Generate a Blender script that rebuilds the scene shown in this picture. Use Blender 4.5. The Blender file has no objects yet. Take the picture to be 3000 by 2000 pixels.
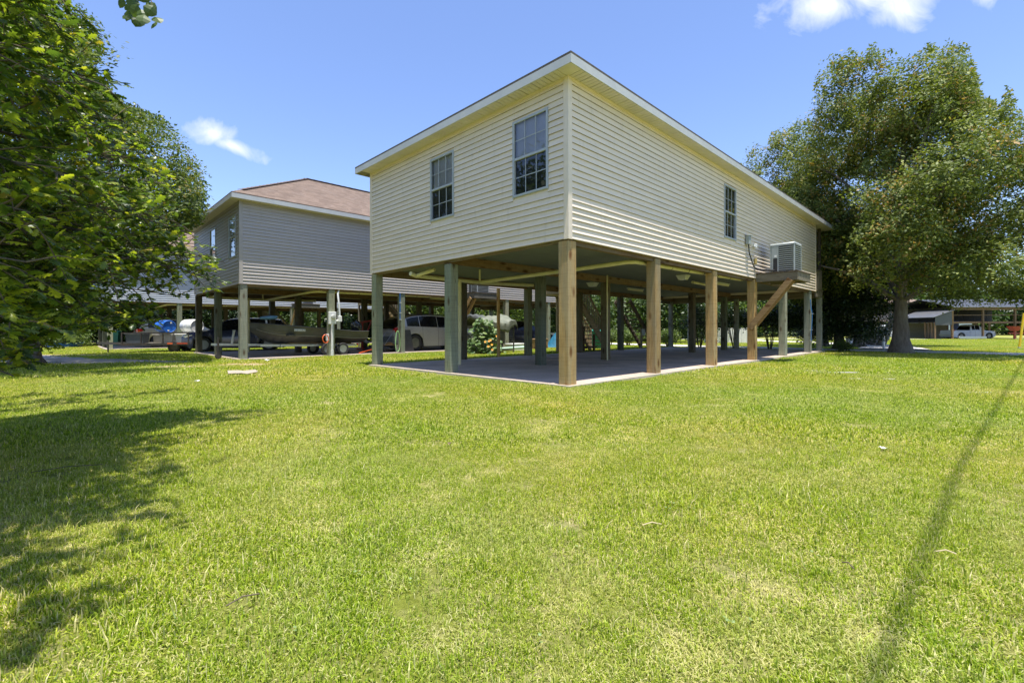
import bpy, math, random
import numpy as np
from mathutils import Vector, Matrix

R = math.radians
random.seed(7)
rng = np.random.default_rng(11)
scene = bpy.context.scene
COL = scene.collection

# ------------------------------------------------------------------ camera
CAMZ = 1.0
FPX, HOR = 1367.0, 965.0           # focal length and horizon row in 3000 px wide picture
cam_d = bpy.data.cameras.new("camera")
cam = bpy.data.objects.new("camera", cam_d); COL.objects.link(cam)
cam.location = (0, 0, CAMZ)
cam.rotation_euler = (R(90), R(0.15), 0)
cam_d.sensor_width = 36; cam_d.lens = FPX / 3000 * 36
cam_d.shift_y = -35 / 3000
cam_d.clip_start = 0.05; cam_d.clip_end = 3000
scene.camera = cam

# ------------------------------------------------------------------ sun, sky, exposure
SUNV = Vector((0.0516, -0.1525, 1.0)).normalized()
sun_el = math.asin(SUNV.z); sun_az = math.atan2(SUNV.x, SUNV.y)
sd = bpy.data.lights.new("sun", 'SUN'); sd.energy = 4.2; sd.angle = R(0.53); sd.color = (1.0, 0.955, 0.88)
so = bpy.data.objects.new("sun", sd); COL.objects.link(so)
so.rotation_euler = (-SUNV).to_track_quat('-Z', 'Y').to_euler(); so.location = (0, 0, 40)

world = bpy.data.worlds.new("World"); scene.world = world; world.use_nodes = True
wn = world.node_tree.nodes; wl = world.node_tree.links; wn.clear()
def wnode(t, **k):
    n = wn.new(t)
    for a, b in k.items(): setattr(n, a, b)
    return n
def wmath(op, a, b=None, c=None, clamp=False):
    n = wnode('ShaderNodeMath', operation=op, use_clamp=clamp)
    for i, v in enumerate((a, b, c)):
        if v is None: continue
        if isinstance(v, (int, float)): n.inputs[i].default_value = v
        else: wl.new(v, n.inputs[i])
    return n.outputs[0]
sky = wnode('ShaderNodeTexSky', sky_type='NISHITA', sun_disc=False, sun_elevation=sun_el, sun_rotation=sun_az % (2 * math.pi),
            altitude=0, air_density=1.0, dust_density=0.3, ozone_density=3.0)
tc = wnode('ShaderNodeTexCoord'); sp = wnode('ShaderNodeSeparateXYZ'); wl.new(tc.outputs['Generated'], sp.inputs[0])
yy = wmath('MAXIMUM', sp.outputs[1], 0.05)
U = wmath('DIVIDE', sp.outputs[0], yy); V = wmath('DIVIDE', sp.outputs[2], yy)
cmb = wnode('ShaderNodeCombineXYZ'); wl.new(U, cmb.inputs[0]); wl.new(V, cmb.inputs[1])
nz = wnode('ShaderNodeTexNoise'); nz.inputs['Scale'].default_value = 9; nz.inputs['Detail'].default_value = 9; nz.inputs['Roughness'].default_value = 0.58
nz.inputs['Distortion'].default_value = 0.6
wl.new(cmb.outputs[0], nz.inputs['Vector'])
nz2 = wnode('ShaderNodeTexNoise'); nz2.inputs['Scale'].default_value = 3.2; nz2.inputs['Detail'].default_value = 3
wl.new(cmb.outputs[0], nz2.inputs['Vector'])
total = None
for (u, v, ru, rv, sh) in ((-0.640, 0.420, 0.052, 0.026, -0.05), (-0.60, 0.395, 0.055, 0.018, -0.35),
                           (0.78, 0.735, 0.20, 0.065, 0.1), (0.68, 0.69, 0.13, 0.045, 0.05), (0.84, 0.69, 0.10, 0.05, 0.3), (1.0, 0.73, 0.05, 0.05, 0.0)):
    du = wmath('SUBTRACT', U, u); dv = wmath('SUBTRACT', V, v)
    dv = wmath('SUBTRACT', dv, wmath('MULTIPLY', du, sh))
    a = wmath('POWER', wmath('DIVIDE', du, ru), 2.0); b = wmath('POWER', wmath('DIVIDE', dv, rv), 2.0)
    m = wmath('SUBTRACT', 1.0, wmath('MULTIPLY', wmath('SQRT', wmath('ADD', a, b)), 0.55))
    m = wmath('MAXIMUM', m, 0.0)
    total = m if total is None else wmath('MAXIMUM', total, m)
nn = wmath('ADD', wmath('MULTIPLY', nz.outputs[0], 1.0), wmath('MULTIPLY', nz2.outputs[0], 0.35))
dens = wmath('SUBTRACT', wmath('ADD', total, wmath('MULTIPLY', wmath('SUBTRACT', nn, 0.68), 1.5)), 0.38)
dens = wmath('MULTIPLY', dens, 1.5, clamp=True)
dens = wmath('MULTIPLY', dens, wmath('GREATER_THAN', total, 0.001))
front = wmath('GREATER_THAN', sp.outputs[1], 0.06)
dens = wmath('MULTIPLY', dens, front)
# tint multiplied over the whole sky: less red and green, slightly more blue
tn = wnode('ShaderNodeMix', data_type='RGBA', blend_type='MULTIPLY'); tn.inputs[0].default_value = 1; tn.inputs[7].default_value = (0.93, 0.91, 1.03, 1); wl.new(sky.outputs[0], tn.inputs[6])
cl = wnode('ShaderNodeMix', data_type='RGBA'); wl.new(dens, cl.inputs[0]); wl.new(tn.outputs[2], cl.inputs[6]); cl.inputs[7].default_value = (4.6, 4.8, 5.2, 1)
SKY_CLOUD = cl
bg = wnode('ShaderNodeBackground'); bg.inputs[1].default_value = 0.12
wl.new(cl.outputs[2], bg.inputs[0])
wo = wnode('ShaderNodeOutputWorld'); wl.new(bg.outputs[0], wo.inputs[0])
vs = scene.view_settings
vs.view_transform = 'Standard'; vs.look = 'None'; vs.exposure = 1.1; vs.gamma = 1.0; vs.use_curve_mapping = False
scene.cycles.max_bounces = 8; scene.cycles.transparent_max_bounces = 12
scene.cycles.diffuse_bounces = 4; scene.cycles.glossy_bounces = 3; scene.cycles.transmission_bounces = 4
scene.cycles.use_denoising = True
scene.cycles.sample_clamp_indirect = 6

# ------------------------------------------------------------------ frame of the plots
TH = math.atan2(0.7004, 0.7137)            # the houses stand turned by this much
DR = Vector((math.cos(TH), math.sin(TH), 0)); DL = Vector((-math.sin(TH), math.cos(TH), 0))
C0 = Vector((1.01, 8.335, 0))              # near corner of the first house
def plot(a, b, z=0.0): return C0 + DR * a + DL * b + Vector((0, 0, z))
def gz(x, y):
    x = np.asarray(x, float); y = np.asarray(y, float)
    r = np.hypot(x, y)
    z = -0.05 - 0.0078 * np.clip(r - 22, 0, 40) * np.clip((x - 6) / 10, 0, 1)
    z = z + 0.012 * np.sin(x * 0.9 + 1) * np.cos(y * 0.7)
    return z
def G(px, py):                              # a point of the ground seen at this pixel of the photograph
    hz = HOR + (px - 1500) * 0.0026
    Y = 1.05 * FPX / max(py - hz, 4)
    X = (px - 1500) / FPX * Y
    return Vector((X, Y, float(gz(X, Y))))
def P(px, py, Y):
    hz = HOR + (px - 1500) * 0.0026
    return Vector(((px - 1500) / FPX * Y, Y, CAMZ + (hz - py) / FPX * Y))

# ------------------------------------------------------------------ object helpers
def link(o, parent=None):
    COL.objects.link(o)
    if parent is not None: o.parent = parent
    return o
def tag(o, label=None, cat=None, group=None, kind=None):
    if label: o['label'] = label
    if cat: o['category'] = cat
    if group: o['group'] = group
    if kind: o['kind'] = kind
    return o
def thing(name, label, cat, loc=(0, 0, 0), rz=0.0, group=None):
    o = bpy.data.objects.new(name, None); link(o)
    o.location = loc; o.rotation_euler = (0, 0, rz); o.empty_display_size = 0.2
    return tag(o, label, cat, group)
def copy_tree(o, parent=None):
    c = o.copy(); COL.objects.link(c)
    if parent is not None: c.parent = parent
    for ch in o.children: copy_tree(ch, c)
    return c

class MB:
    def __init__(s): s.v = []; s.f = []; s.m = []
    def add(s, vs, fs, mi=0):
        n = len(s.v); s.v.extend(tuple(p) for p in vs)
        s.f.extend(tuple(i + n for i in f) for f in fs); s.m.extend([mi] * len(fs)); return s
    def box(s, x0, x1, y0, y1, z0, z1, mi=0):
        if x0 > x1: x0, x1 = x1, x0
        if y0 > y1: y0, y1 = y1, y0
        if z0 > z1: z0, z1 = z1, z0
        v = [(x0,y0,z0),(x1,y0,z0),(x1,y1,z0),(x0,y1,z0),(x0,y0,z1),(x1,y0,z1),(x1,y1,z1),(x0,y1,z1)]
        return s.add(v, [(0,3,2,1),(4,5,6,7),(0,1,5,4),(1,2,6,5),(2,3,7,6),(3,0,4,7)], mi)
    def cbox(s, x0, x1, y0, y1, z0, z1, c=0.01, mi=0):      # box with chamfered upright edges and top
        def ring(k, z): return [(x0+k+c,y0+k,z),(x1-k-c,y0+k,z),(x1-k,y0+k+c,z),(x1-k,y1-k-c,z),(x1-k-c,y1-k,z),(x0+k+c,y1-k,z),(x0+k,y1-k-c,z),(x0+k,y0+k+c,z)]
        v = ring(0, z0) + ring(0, z1 - c) + ring(c * .7, z1)
        f = [tuple(range(7, -1, -1)), tuple(range(16, 24))]
        for k in range(2):
            for i in range(8): f.append((k*8+i, k*8+(i+1)%8, k*8+8+(i+1)%8, k*8+8+i))
        return s.add(v, f, mi)
    def bar(s, p, q, w, h, up=(0, 0, 1), mi=0):             # rectangular bar p->q
        p = Vector(p); q = Vector(q); d = (q - p).normalized(); u = Vector(up)
        if abs(d.dot(u)) > .99: u = Vector((1, 0, 0))
        sx = d.cross(u).normalized() * w / 2; sy = sx.cross(d).normalized() * h / 2
        v = [p-sx-sy, p+sx-sy, p+sx+sy, p-sx+sy, q-sx-sy, q+sx-sy, q+sx+sy, q-sx+sy]
        return s.add(v, [(0,3,2,1),(4,5,6,7),(0,1,5,4),(1,2,6,5),(2,3,7,6),(3,0,4,7)], mi)
    def tube(s, pts, r, n=8, mi=0, caps=True):
        pts = [Vector(p) for p in pts]; N = len(pts)
        rs = r if isinstance(r, (list, tuple)) else [r] * N
        prev = None; rings = []
        for i, p in enumerate(pts):
            d = (pts[min(i+1, N-1)] - pts[max(i-1, 0)])
            d = d.normalized() if d.length > 1e-9 else Vector((0, 0, 1))
            if prev is None: u = d.orthogonal().normalized()
            else:
                u = prev - d * prev.dot(d)
                u = u.normalized() if u.length > 1e-6 else d.orthogonal().normalized()
            prev = u; w = d.cross(u)
            rings.append([p + (u * math.cos(2*math.pi*k/n) + w * math.sin(2*math.pi*k/n)) * rs[i] for k in range(n)])
        v = [q for rg in rings for q in rg]; f = []
        for i in range(N - 1):
            for k in range(n): f.append((i*n+k, i*n+(k+1)%n, (i+1)*n+(k+1)%n, (i+1)*n+k))
        if caps: f.append(tuple(range(n-1, -1, -1))); f.append(tuple((N-1)*n+k for k in range(n)))
        return s.add(v, f, mi)
    def lathe(s, prof, n=20, M4=None, mi=0, closed=False):  # prof: (r,z) about Z
        M4 = M4 or Matrix.Identity(4); v = []; f = []
        for (r, z) in prof:
            for k in range(n):
                a = 2*math.pi*k/n; v.append(M4 @ Vector((r*math.cos(a), r*math.sin(a), z)))
        L = len(prof)
        for i in range(L - (0 if closed else 1)):
            for k in range(n): f.append((i*n+k, i*n+(k+1)%n, ((i+1)%L)*n+(k+1)%n, ((i+1)%L)*n+k))
        if not closed:
            if prof[0][0] > 1e-4: f.append(tuple(range(n-1, -1, -1)))
            if prof[-1][0] > 1e-4: f.append(tuple((L-1)*n+k for k in range(n)))
        return s.add(v, f, mi)
    def prism(s, poly, o, ux, uy, ext, mi=0):               # polygon in plane (ux,uy) at o extruded by vector ext
        o = Vector(o); ux = Vector(ux); uy = Vector(uy); ext = Vector(ext); n = len(poly)
        v = [o + ux*a + uy*b for a, b in poly]; v += [p + ext for p in v]
        f = [tuple(range(n-1, -1, -1)), tuple(range(n, 2*n))] + [(i, (i+1)%n, n+(i+1)%n, n+i) for i in range(n)]
        return s.add(v, f, mi)
    def sheet(s, grid, mi=0):
        n = len(grid[0]); v = [p for r_ in grid for p in r_]
        f = [(i*n+j, i*n+j+1, (i+1)*n+j+1, (i+1)*n+j) for i in range(len(grid)-1) for j in range(n-1)]
        return s.add(v, f, mi)
    def mesh(s, name, mats, smooth=False):
        me = bpy.data.meshes.new(name); me.from_pydata(s.v, [], s.f)
        for m in (mats if isinstance(mats, (list, tuple)) else [mats]): me.materials.append(m)
        if any(s.m): me.polygons.foreach_set('material_index', s.m)
        if smooth: me.polygons.foreach_set('use_smooth', [True] * len(s.f)); me.set_sharp_from_angle(angle=R(40))
        me.validate(); me.update(); return me
    def build(s, name, mats, parent=None, smooth=False, **t):
        o = bpy.data.objects.new(name, s.mesh(name, mats, smooth)); link(o, parent)
        if t: tag(o, **t)
        return o
def inst(name, me, parent=None, **t):
    o = bpy.data.objects.new(name, me); link(o, parent)
    if t: tag(o, **t)
    return o

# ------------------------------------------------------------------ materials
MATS = {}
def nodes_of(name):
    m = bpy.data.materials.new(name); m.use_nodes = True
    nt = m.node_tree; nt.nodes.clear()
    out = nt.nodes.new('ShaderNodeOutputMaterial'); b = nt.nodes.new('ShaderNodeBsdfPrincipled')
    nt.links.new(b.outputs[0], out.inputs[0])
    return m, nt, b, out
def N(nt, t, ins=None, **k):
    n = nt.nodes.new(t)
    for a, v in k.items(): setattr(n, a, v)
    for a, v in (ins or {}).items():
        if hasattr(v, 'is_output') or isinstance(v, bpy.types.NodeSocket): nt.links.new(v, n.inputs[a])
        else: n.inputs[a].default_value = v
    return n
def ramp(nt, fac, stops):
    n = nt.nodes.new('ShaderNodeValToRGB'); nt.links.new(fac, n.inputs[0]); e = n.color_ramp.elements
    while len(e) < len(stops): e.new(0.5)
    for i, (p, c) in enumerate(stops):
        e[i].position = p; e[i].color = (c[0], c[1], c[2], 1) if isinstance(c, (tuple, list)) else (c, c, c, 1)
    return n.outputs[0]
def mixc(nt, f, a, b, mode='MIX'):
    n = nt.nodes.new('ShaderNodeMix'); n.data_type = 'RGBA'; n.blend_type = mode
    for i, v in ((0, f), (6, a), (7, b)):
        if isinstance(v, bpy.types.NodeSocket): nt.links.new(v, n.inputs[i])
        elif i == 0: n.inputs[0].default_value = v
        else: n.inputs[i].default_value = (v[0], v[1], v[2], 1)
    return n.outputs[2]
def coords(nt, scale=(1, 1, 1), kind='Object'):
    t = N(nt, 'ShaderNodeTexCoord'); mp = N(nt, 'ShaderNodeMapping', {'Scale': scale}); nt.links.new(t.outputs[kind], mp.inputs[0]); return mp.outputs[0]
def noise(nt, vec, scale, detail=4, rough=.55, dist=0.0):
    n = N(nt, 'ShaderNodeTexNoise', {'Scale': scale, 'Detail': detail, 'Roughness': rough, 'Distortion': dist}); nt.links.new(vec, n.inputs['Vector']); return n.outputs[0]
def bump(nt, b, h, strength, dist=0.01):
    n = N(nt, 'ShaderNodeBump', {'Strength': strength, 'Distance': dist, 'Height': h}); nt.links.new(n.outputs[0], b.inputs['Normal'])
def mat(name, col, rough=.55, var=.12, scale=6, stretch=(1, 1, 1), bmp=.0, bs=60, metal=0., dirt=None, dirtamt=.5, spec=.5, coat=0., fine=0.):
    if name in MATS: return MATS[name]
    m, nt, b, out = nodes_of(name)
    v = coords(nt, stretch); n1 = noise(nt, v, scale, 5)
    c = mixc(nt, ramp(nt, n1, [(.3, 0), (.7, 1)]), [x*(1-var) for x in col], [min(1, x*(1+var)) for x in col])
    if fine > 0:
        n3 = noise(nt, v, scale*22, 2); c = mixc(nt, ramp(nt, n3, [(.35, 0), (.65, 1)]), c, mixc(nt, fine, c, (0.02, 0.02, 0.02)))
    if dirt:
        n2 = noise(nt, coords(nt), scale*.45, 8, .7); c = mixc(nt, ramp(nt, n2, [(.45, 0), (.75, dirtamt)]), c, dirt)
    nt.links.new(c, b.inputs['Base Color'])
    b.inputs['Roughness'].default_value = rough; b.inputs['Metallic'].default_value = metal
    b.inputs['Specular IOR Level'].default_value = spec; b.inputs['Coat Weight'].default_value = coat; b.inputs['Coat Roughness'].default_value = .05
    rr = ramp(nt, n1, [(.2, max(0, rough-.08)), (.8, min(1, rough+.08))]); nt.links.new(rr, b.inputs['Roughness'])
    if bmp > 0: bump(nt, b, noise(nt, v, bs, 4), bmp)
    MATS[name] = m; return m
def wood(name, light, dark, stain=None, axis=2, knots=True, saw=True, rough=.8):
    m, nt, b, out = nodes_of(name)
    st = [11, 11, 11]; st[axis] = .7
    oi = N(nt, 'ShaderNodeObjectInfo')
    t = N(nt, 'ShaderNodeTexCoord')
    off = N(nt, 'ShaderNodeVectorMath', operation='ADD'); nt.links.new(t.outputs['Object'], off.inputs[0]); nt.links.new(oi.outputs['Random'], off.inputs[1])
    def mp(s): 
        q = N(nt, 'ShaderNodeMapping', {'Scale': s}); nt.links.new(off.outputs[0], q.inputs[0]); return q.outputs[0]
    g = noise(nt, mp(st), 2.2, 8, .65, 1.2)
    s5 = [4, 4, 4]; s5[axis] = .45; big = noise(nt, mp(s5), 1.5, 4, .6)
    c = mixc(nt, ramp(nt, g, [(.3, 0), (.72, 1)]), dark, light)
    if stain: c = mixc(nt, ramp(nt, big, [(.38, 0), (.62, 1)]), c, mixc(nt, .6, c, stain))
    ck = noise(nt, mp([s*1.8 for s in st]), 2.5, 3, .5, .4)
    crack = ramp(nt, ck, [(.27, 1), (.34, 0)])
    c = mixc(nt, crack, c, [x*.25 for x in dark])
    if knots:
        vo = N(nt, 'ShaderNodeTexVoronoi', {'Scale': 1.0, 'Randomness': 1.0}); s2 = [4.6, 4.6, 4.6]; s2[axis] = 1.9; nt.links.new(mp(s2), vo.inputs['Vector'])
        k = ramp(nt, vo.outputs['Distance'], [(.07, 1), (.15, .7), (.26, 0)])
        c = mixc(nt, k, c, (dark[0]*.55, dark[1]*.38, dark[2]*.28))
    rr_ = mixc(nt, oi.outputs['Random'], (.74, .77, .80), (1.18, 1.12, .98)); c = mixc(nt, 1.0, c, rr_, 'MULTIPLY')
    h = g
    if saw:
        s3 = [1, 1, 1]; s3[axis] = 20
        sw = noise(nt, mp(s3), 1.6, 3); c = mixc(nt, ramp(nt, sw, [(.3, .3), (.5, 0)]), c, [x*.6 for x in dark])
        h = mixc(nt, .4, g, sw)
    nt.links.new(c, b.inputs['Base Color']); b.inputs['Roughness'].default_value = rough; b.inputs['Specular IOR Level'].default_value = .25
    bump(nt, b, h, .5, .006)
    MATS[name] = m; return m
def vinyl(name, col, dirt):
    m, nt, b, out = nodes_of(name)
    v = coords(nt); oi = N(nt, 'ShaderNodeObjectInfo')
    n1 = noise(nt, coords(nt, (1, 1, 5)), 1.3, 6, .6)
    c = mixc(nt, ramp(nt, n1, [(.3, 0), (.75, 1)]), col, [x*.90 for x in col])
    n2 = noise(nt, coords(nt, (6, 6, 1.2)), 1.4, 7, .7); c = mixc(nt, ramp(nt, n2, [(.55, 0), (.8, .35)]), c, dirt)
    n3 = noise(nt, coords(nt, (.5, .5, 30)), 3, 4); c = mixc(nt, ramp(nt, n3, [(.35, .12), (.6, 0)]), c, [x*.8 for x in col])
    tint = mixc(nt, oi.outputs['Random'], (.955, .955, .95), (1.03, 1.03, 1.03)); c = mixc(nt, 1.0, c, tint, 'MULTIPLY')
    nt.links.new(c, b.inputs['Base Color']); b.inputs['Roughness'].default_value = .42; b.inputs['Specular IOR Level'].default_value = .4
    bump(nt, b, noise(nt, coords(nt, (2, 2, 40)), 6, 3), .12, .003)
    MATS[name] = m; return m
def leafmat(name, stops, trans=.45, rough=.45, spec=.45):
    m, nt, b, out = nodes_of(name)
    at = N(nt, 'ShaderNodeAttribute', attribute_name='rnd')
    c = ramp(nt, at.outputs['Fac'], stops)
    nt.links.new(c, b.inputs['Base Color']); b.inputs['Roughness'].default_value = rough; b.inputs['Specular IOR Level'].default_value = spec
    tr = N(nt, 'ShaderNodeBsdfTranslucent'); c2 = mixc(nt, 1.0, c, (1.35, 1.45, .6), 'MULTIPLY'); nt.links.new(c2, tr.inputs[0])
    mx = N(nt, 'ShaderNodeMixShader', {0: trans}); nt.links.new(b.outputs[0], mx.inputs[1]); nt.links.new(tr.outputs[0], mx.inputs[2]); nt.links.new(mx.outputs[0], out.inputs[0])
    MATS[name] = m; return m
def glassmat(name, tint, refl=1.0):
    m, nt, b, out = nodes_of(name)
    t = N(nt, 'ShaderNodeBsdfTransparent', {0: (*tint, 1)}); g = N(nt, 'ShaderNodeBsdfGlossy', {'Roughness': .02, 'Color': (refl, refl, refl, 1)})
    fr = N(nt, 'ShaderNodeFresnel', {'IOR': 1.5}); geo = N(nt, 'ShaderNodeNewGeometry')
    wv = noise(nt, coords(nt), 1.7, 2); bp = N(nt, 'ShaderNodeBump', {'Strength': .05, 'Distance': .02, 'Height': wv}); nt.links.new(bp.outputs[0], g.inputs['Normal'])
    f = N(nt, 'ShaderNodeMath', {0: fr.outputs[0], 1: 1.6}, operation='MULTIPLY', use_clamp=True)
    mx = N(nt, 'ShaderNodeMixShader'); nt.links.new(f.outputs[0], mx.inputs[0]); nt.links.new(t.outputs[0], mx.inputs[1]); nt.links.new(g.outputs[0], mx.inputs[2]); nt.links.new(mx.outputs[0], out.inputs[0])
    MATS[name] = m; return m
def carpaint(name, col, metal=.4, rough=.28):
    m, nt, b, out = nodes_of(name)
    n1 = noise(nt, coords(nt), 1.6, 6, .7); c = mixc(nt, ramp(nt, n1, [(.45, 0), (.8, .35)]), col, (.16, .14, .11))
    nt.links.new(c, b.inputs['Base Color']); b.inputs['Metallic'].default_value = metal; b.inputs['Roughness'].default_value = rough
    b.inputs['Coat Weight'].default_value = .8; b.inputs['Coat Roughness'].default_value = .06
    MATS[name] = m; return m

cream = vinyl('cream_vinyl', (.82, .70, .565), (.36, .31, .18))
tan_v = vinyl('tan_vinyl', (.46, .415, .385), (.24, .22, .18))
grey_v = vinyl('grey_vinyl', (.52, .54, .60), (.30, .30, .32))
white_v = vinyl('white_vinyl', (.62, .64, .66), (.35, .35, .36))
soffit_m = mat('soffit_vinyl', (.64, .58, .52), .5, .06, 3, dirt=(.4, .36, .22), dirtamt=.4)
fascia_m = mat('fascia_metal', (.50, .505, .49), .45, .05, 3, dirt=(.38, .38, .34), dirtamt=.45)
winframe = mat('window_frame', (.42, .45, .49), .4, .05, 6, dirt=(.4, .4, .38), dirtamt=.3)
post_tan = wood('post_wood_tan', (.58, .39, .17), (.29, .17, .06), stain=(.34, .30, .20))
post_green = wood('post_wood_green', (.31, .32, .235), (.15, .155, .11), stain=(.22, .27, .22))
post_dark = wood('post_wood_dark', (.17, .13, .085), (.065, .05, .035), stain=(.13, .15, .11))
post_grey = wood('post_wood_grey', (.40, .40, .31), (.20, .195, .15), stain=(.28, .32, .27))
beam_x = wood('beam_wood_long', (.27, .165, .085), (.11, .07, .04), stain=(.20, .17, .12), axis=0)
beam_y = wood('beam_wood_cross', (.25, .165, .09), (.10, .07, .04), stain=(.20, .18, .13), axis=1)
deck_w = wood('weathered_deck', (.30, .27, .22), (.12, .10, .08), stain=(.10, .09, .07), axis=1, knots=False, saw=False)
deck_d = wood('dark_deck', (.15, .11, .075), (.05, .04, .03), axis=0, knots=False, saw=False)
stair_w = wood('stair_wood', (.46, .38, .26), (.17, .14, .10), axis=0, knots=False, saw=False)
brace_w = wood('brace_wood', (.40, .27, .14), (.22, .13, .06), axis=1, saw=False)
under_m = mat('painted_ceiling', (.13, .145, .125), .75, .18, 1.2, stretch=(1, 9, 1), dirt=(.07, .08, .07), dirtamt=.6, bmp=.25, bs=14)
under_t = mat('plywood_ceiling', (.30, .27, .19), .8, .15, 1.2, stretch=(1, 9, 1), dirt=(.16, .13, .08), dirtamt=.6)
pvc = mat('pvc_cream', (.62, .58, .34), .4, .08, 4, dirt=(.35, .30, .15), dirtamt=.5)
pvc_w = mat('pvc_white', (.72, .73, .72), .4, .06, 4, dirt=(.4, .4, .38), dirtamt=.3)
concrete = mat('concrete', (.52, .415, .335), .8, .22, 1.1, dirt=(.20, .165, .13), dirtamt=.75, bmp=.2, bs=50, fine=.25)
lap_line = mat('lap_shade_grime', (.34, .28, .185), .8, .3, 3)  # shadow gap under each board painted in as colour, along with brown grime
concrete_edge = mat('concrete_edge', (.50, .43, .34), .9, .1, 6, dirt=(.34, .28, .2), dirtamt=.4)
black_m = mat('black_plastic', (.02, .02, .022), .45, .2)
dark_m = mat('dark_rubber', (.028, .028, .028), .85, .2)
steel = mat('galvanised_steel', (.42, .44, .46), .4, .12, 9, metal=.85)
dsteel = mat('dark_steel', (.07, .065, .06), .55, .3, 9, metal=.5, dirt=(.16, .08, .04))
white_p = mat('white_paint', (.74, .74, .72), .5, .05, 5, dirt=(.45, .42, .35), dirtamt=.35)
red_p = mat('red_paint', (.30, .03, .02), .45, .2, 6, dirt=(.12, .05, .03))
orange_p = mat('orange_plastic', (.75, .13, .03), .4, .1)
blue_pl = mat('blue_plastic', (.012, .12, .52), .38, .12, 3, dirt=(.1, .16, .3), dirtamt=.3)
white_pl = mat('white_plastic', (.74, .74, .70), .4, .05, 4, dirt=(.5, .47, .38), dirtamt=.4)
green_pl = mat('green_plastic', (.02, .17, .10), .5, .12, 4)
grey_pl = mat('grey_plastic', (.12, .13, .14), .55, .15, 4)
red_lens = mat('red_lens', (.42, .012, .012), .12, .3, 30, coat=1)
clear_lens = mat('clear_lens', (.62, .63, .62), .1, .2, 30, coat=1)
ac_m = mat('ac_housing', (.33, .36, .355), .45, .06, 5, dirt=(.25, .25, .22), dirtamt=.3)
glass_win = glassmat('window_glass', (.80, .82, .84))
car_glass = mat('car_glass', (.008, .009, .011), .08, .2, 3, spec=.35)
blind_m = mat('blind', (.58, .57, .62), .6, .05, 4)
dark_room = mat('dark_room', (.035, .035, .04), .8, .3, 2)
curtain_w = mat('curtain_white', (.70, .70, .70), .8, .05, 3)
# ------------------------------------------------------------------ ground
def ground_material():
    m, nt, b, out = nodes_of('lawn_ground')
    t = N(nt, 'ShaderNodeNewGeometry'); pos = t.outputs['Position']
    n1 = noise(nt, pos, .55, 5, .6); n2 = noise(nt, pos, 2.6, 6, .7); n3 = noise(nt, pos, 30, 4, .7); n4 = noise(nt, pos, 130, 3, .7)
    green = mixc(nt, ramp(nt, n3, [(.3, 0), (.7, 1)]), (.17, .20, .02), (.33, .37, .06))
    straw = mixc(nt, ramp(nt, n3, [(.35, 0), (.65, 1)]), (.40, .33, .16), (.62, .52, .31))
    f = ramp(nt, N(nt, 'ShaderNodeMath', {0: n1, 1: n2}, operation='ADD').outputs[0], [(.93/2, 0), (1.2/2, 1)])
    fm = N(nt, 'ShaderNodeMath', {0: N(nt, 'ShaderNodeMath', {0: n1, 1: n2}, operation='ADD').outputs[0], 1: .5}, operation='MULTIPLY').outputs[0]
    f = ramp(nt, fm, [(.46, 0), (.62, .8)])
    c = mixc(nt, f, green, straw)
    c = mixc(nt, ramp(nt, n4, [(.3, .55), (.6, 0)]), c, (.09, .11, .03))
    nt.links.new(c, b.inputs['Base Color']); b.inputs['Roughness'].default_value = .95; b.inputs['Specular IOR Level'].default_value = .1
    h = N(nt, 'ShaderNodeMath', {0: n3, 1: n4}, operation='ADD').outputs[0]
    bump(nt, b, h, .9, .03)
    return m
ground_m = ground_material()
def axis_pts(lim, near, step):
    a = list(np.arange(0, near, step)); s = step; p = near
    while p < lim: a.append(p); s *= 1.3; p += s
    a.append(lim); a = np.array(a); return np.concatenate([-a[::-1][:-1], a])
gxs = axis_pts(700, 34, 1.0); gys = axis_pts(900, 60, 1.0)
gX, gY = np.meshgrid(gxs, gys, indexing='ij')
gZ = gz(gX, gY)
# the lawn is dug out by a few centimetres under each slab
MB_ = MB(); MB_.sheet([[(gX[i, j], gY[i, j], gZ[i, j]) for j in range(len(gys))] for i in range(len(gxs))])
MB_.f = [f[::-1] for f in MB_.f]
MB_.build('ground', ground_m, smooth=True, kind='structure')

def gravel_mat(name, a_, b_, fine):
    m, nt, b, out = nodes_of(name)
    pos = N(nt, 'ShaderNodeNewGeometry').outputs['Position']
    v = N(nt, 'ShaderNodeTexVoronoi', {'Scale': 26.0}); nt.links.new(pos, v.inputs['Vector'])
    n1 = noise(nt, pos, .8, 6, .7); n2 = noise(nt, pos, 60, 2)
    c = mixc(nt, v.outputs['Color'], a_, b_); c = mixc(nt, ramp(nt, n1, [(.5, 0), (.75, .7)]), c, fine)
    c = mixc(nt, ramp(nt, n2, [(.3, .4), (.5, 0)]), c, (.1, .09, .08))
    nt.links.new(c, b.inputs['Base Color']); b.inputs['Roughness'].default_value = .95; bump(nt, b, v.outputs['Distance'], .8, .02)
    return m
gravel_m = gravel_mat('gravel', (.28, .275, .27), (.48, .46, .44), (.34, .26, .18))
lane_m = gravel_mat('lane_gravel', (.55, .51, .46), (.72, .68, .61), (.48, .41, .31))
dirt_m = gravel_mat('bare_dirt', (.32, .22, .13), (.46, .34, .22), (.26, .22, .10))
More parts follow.
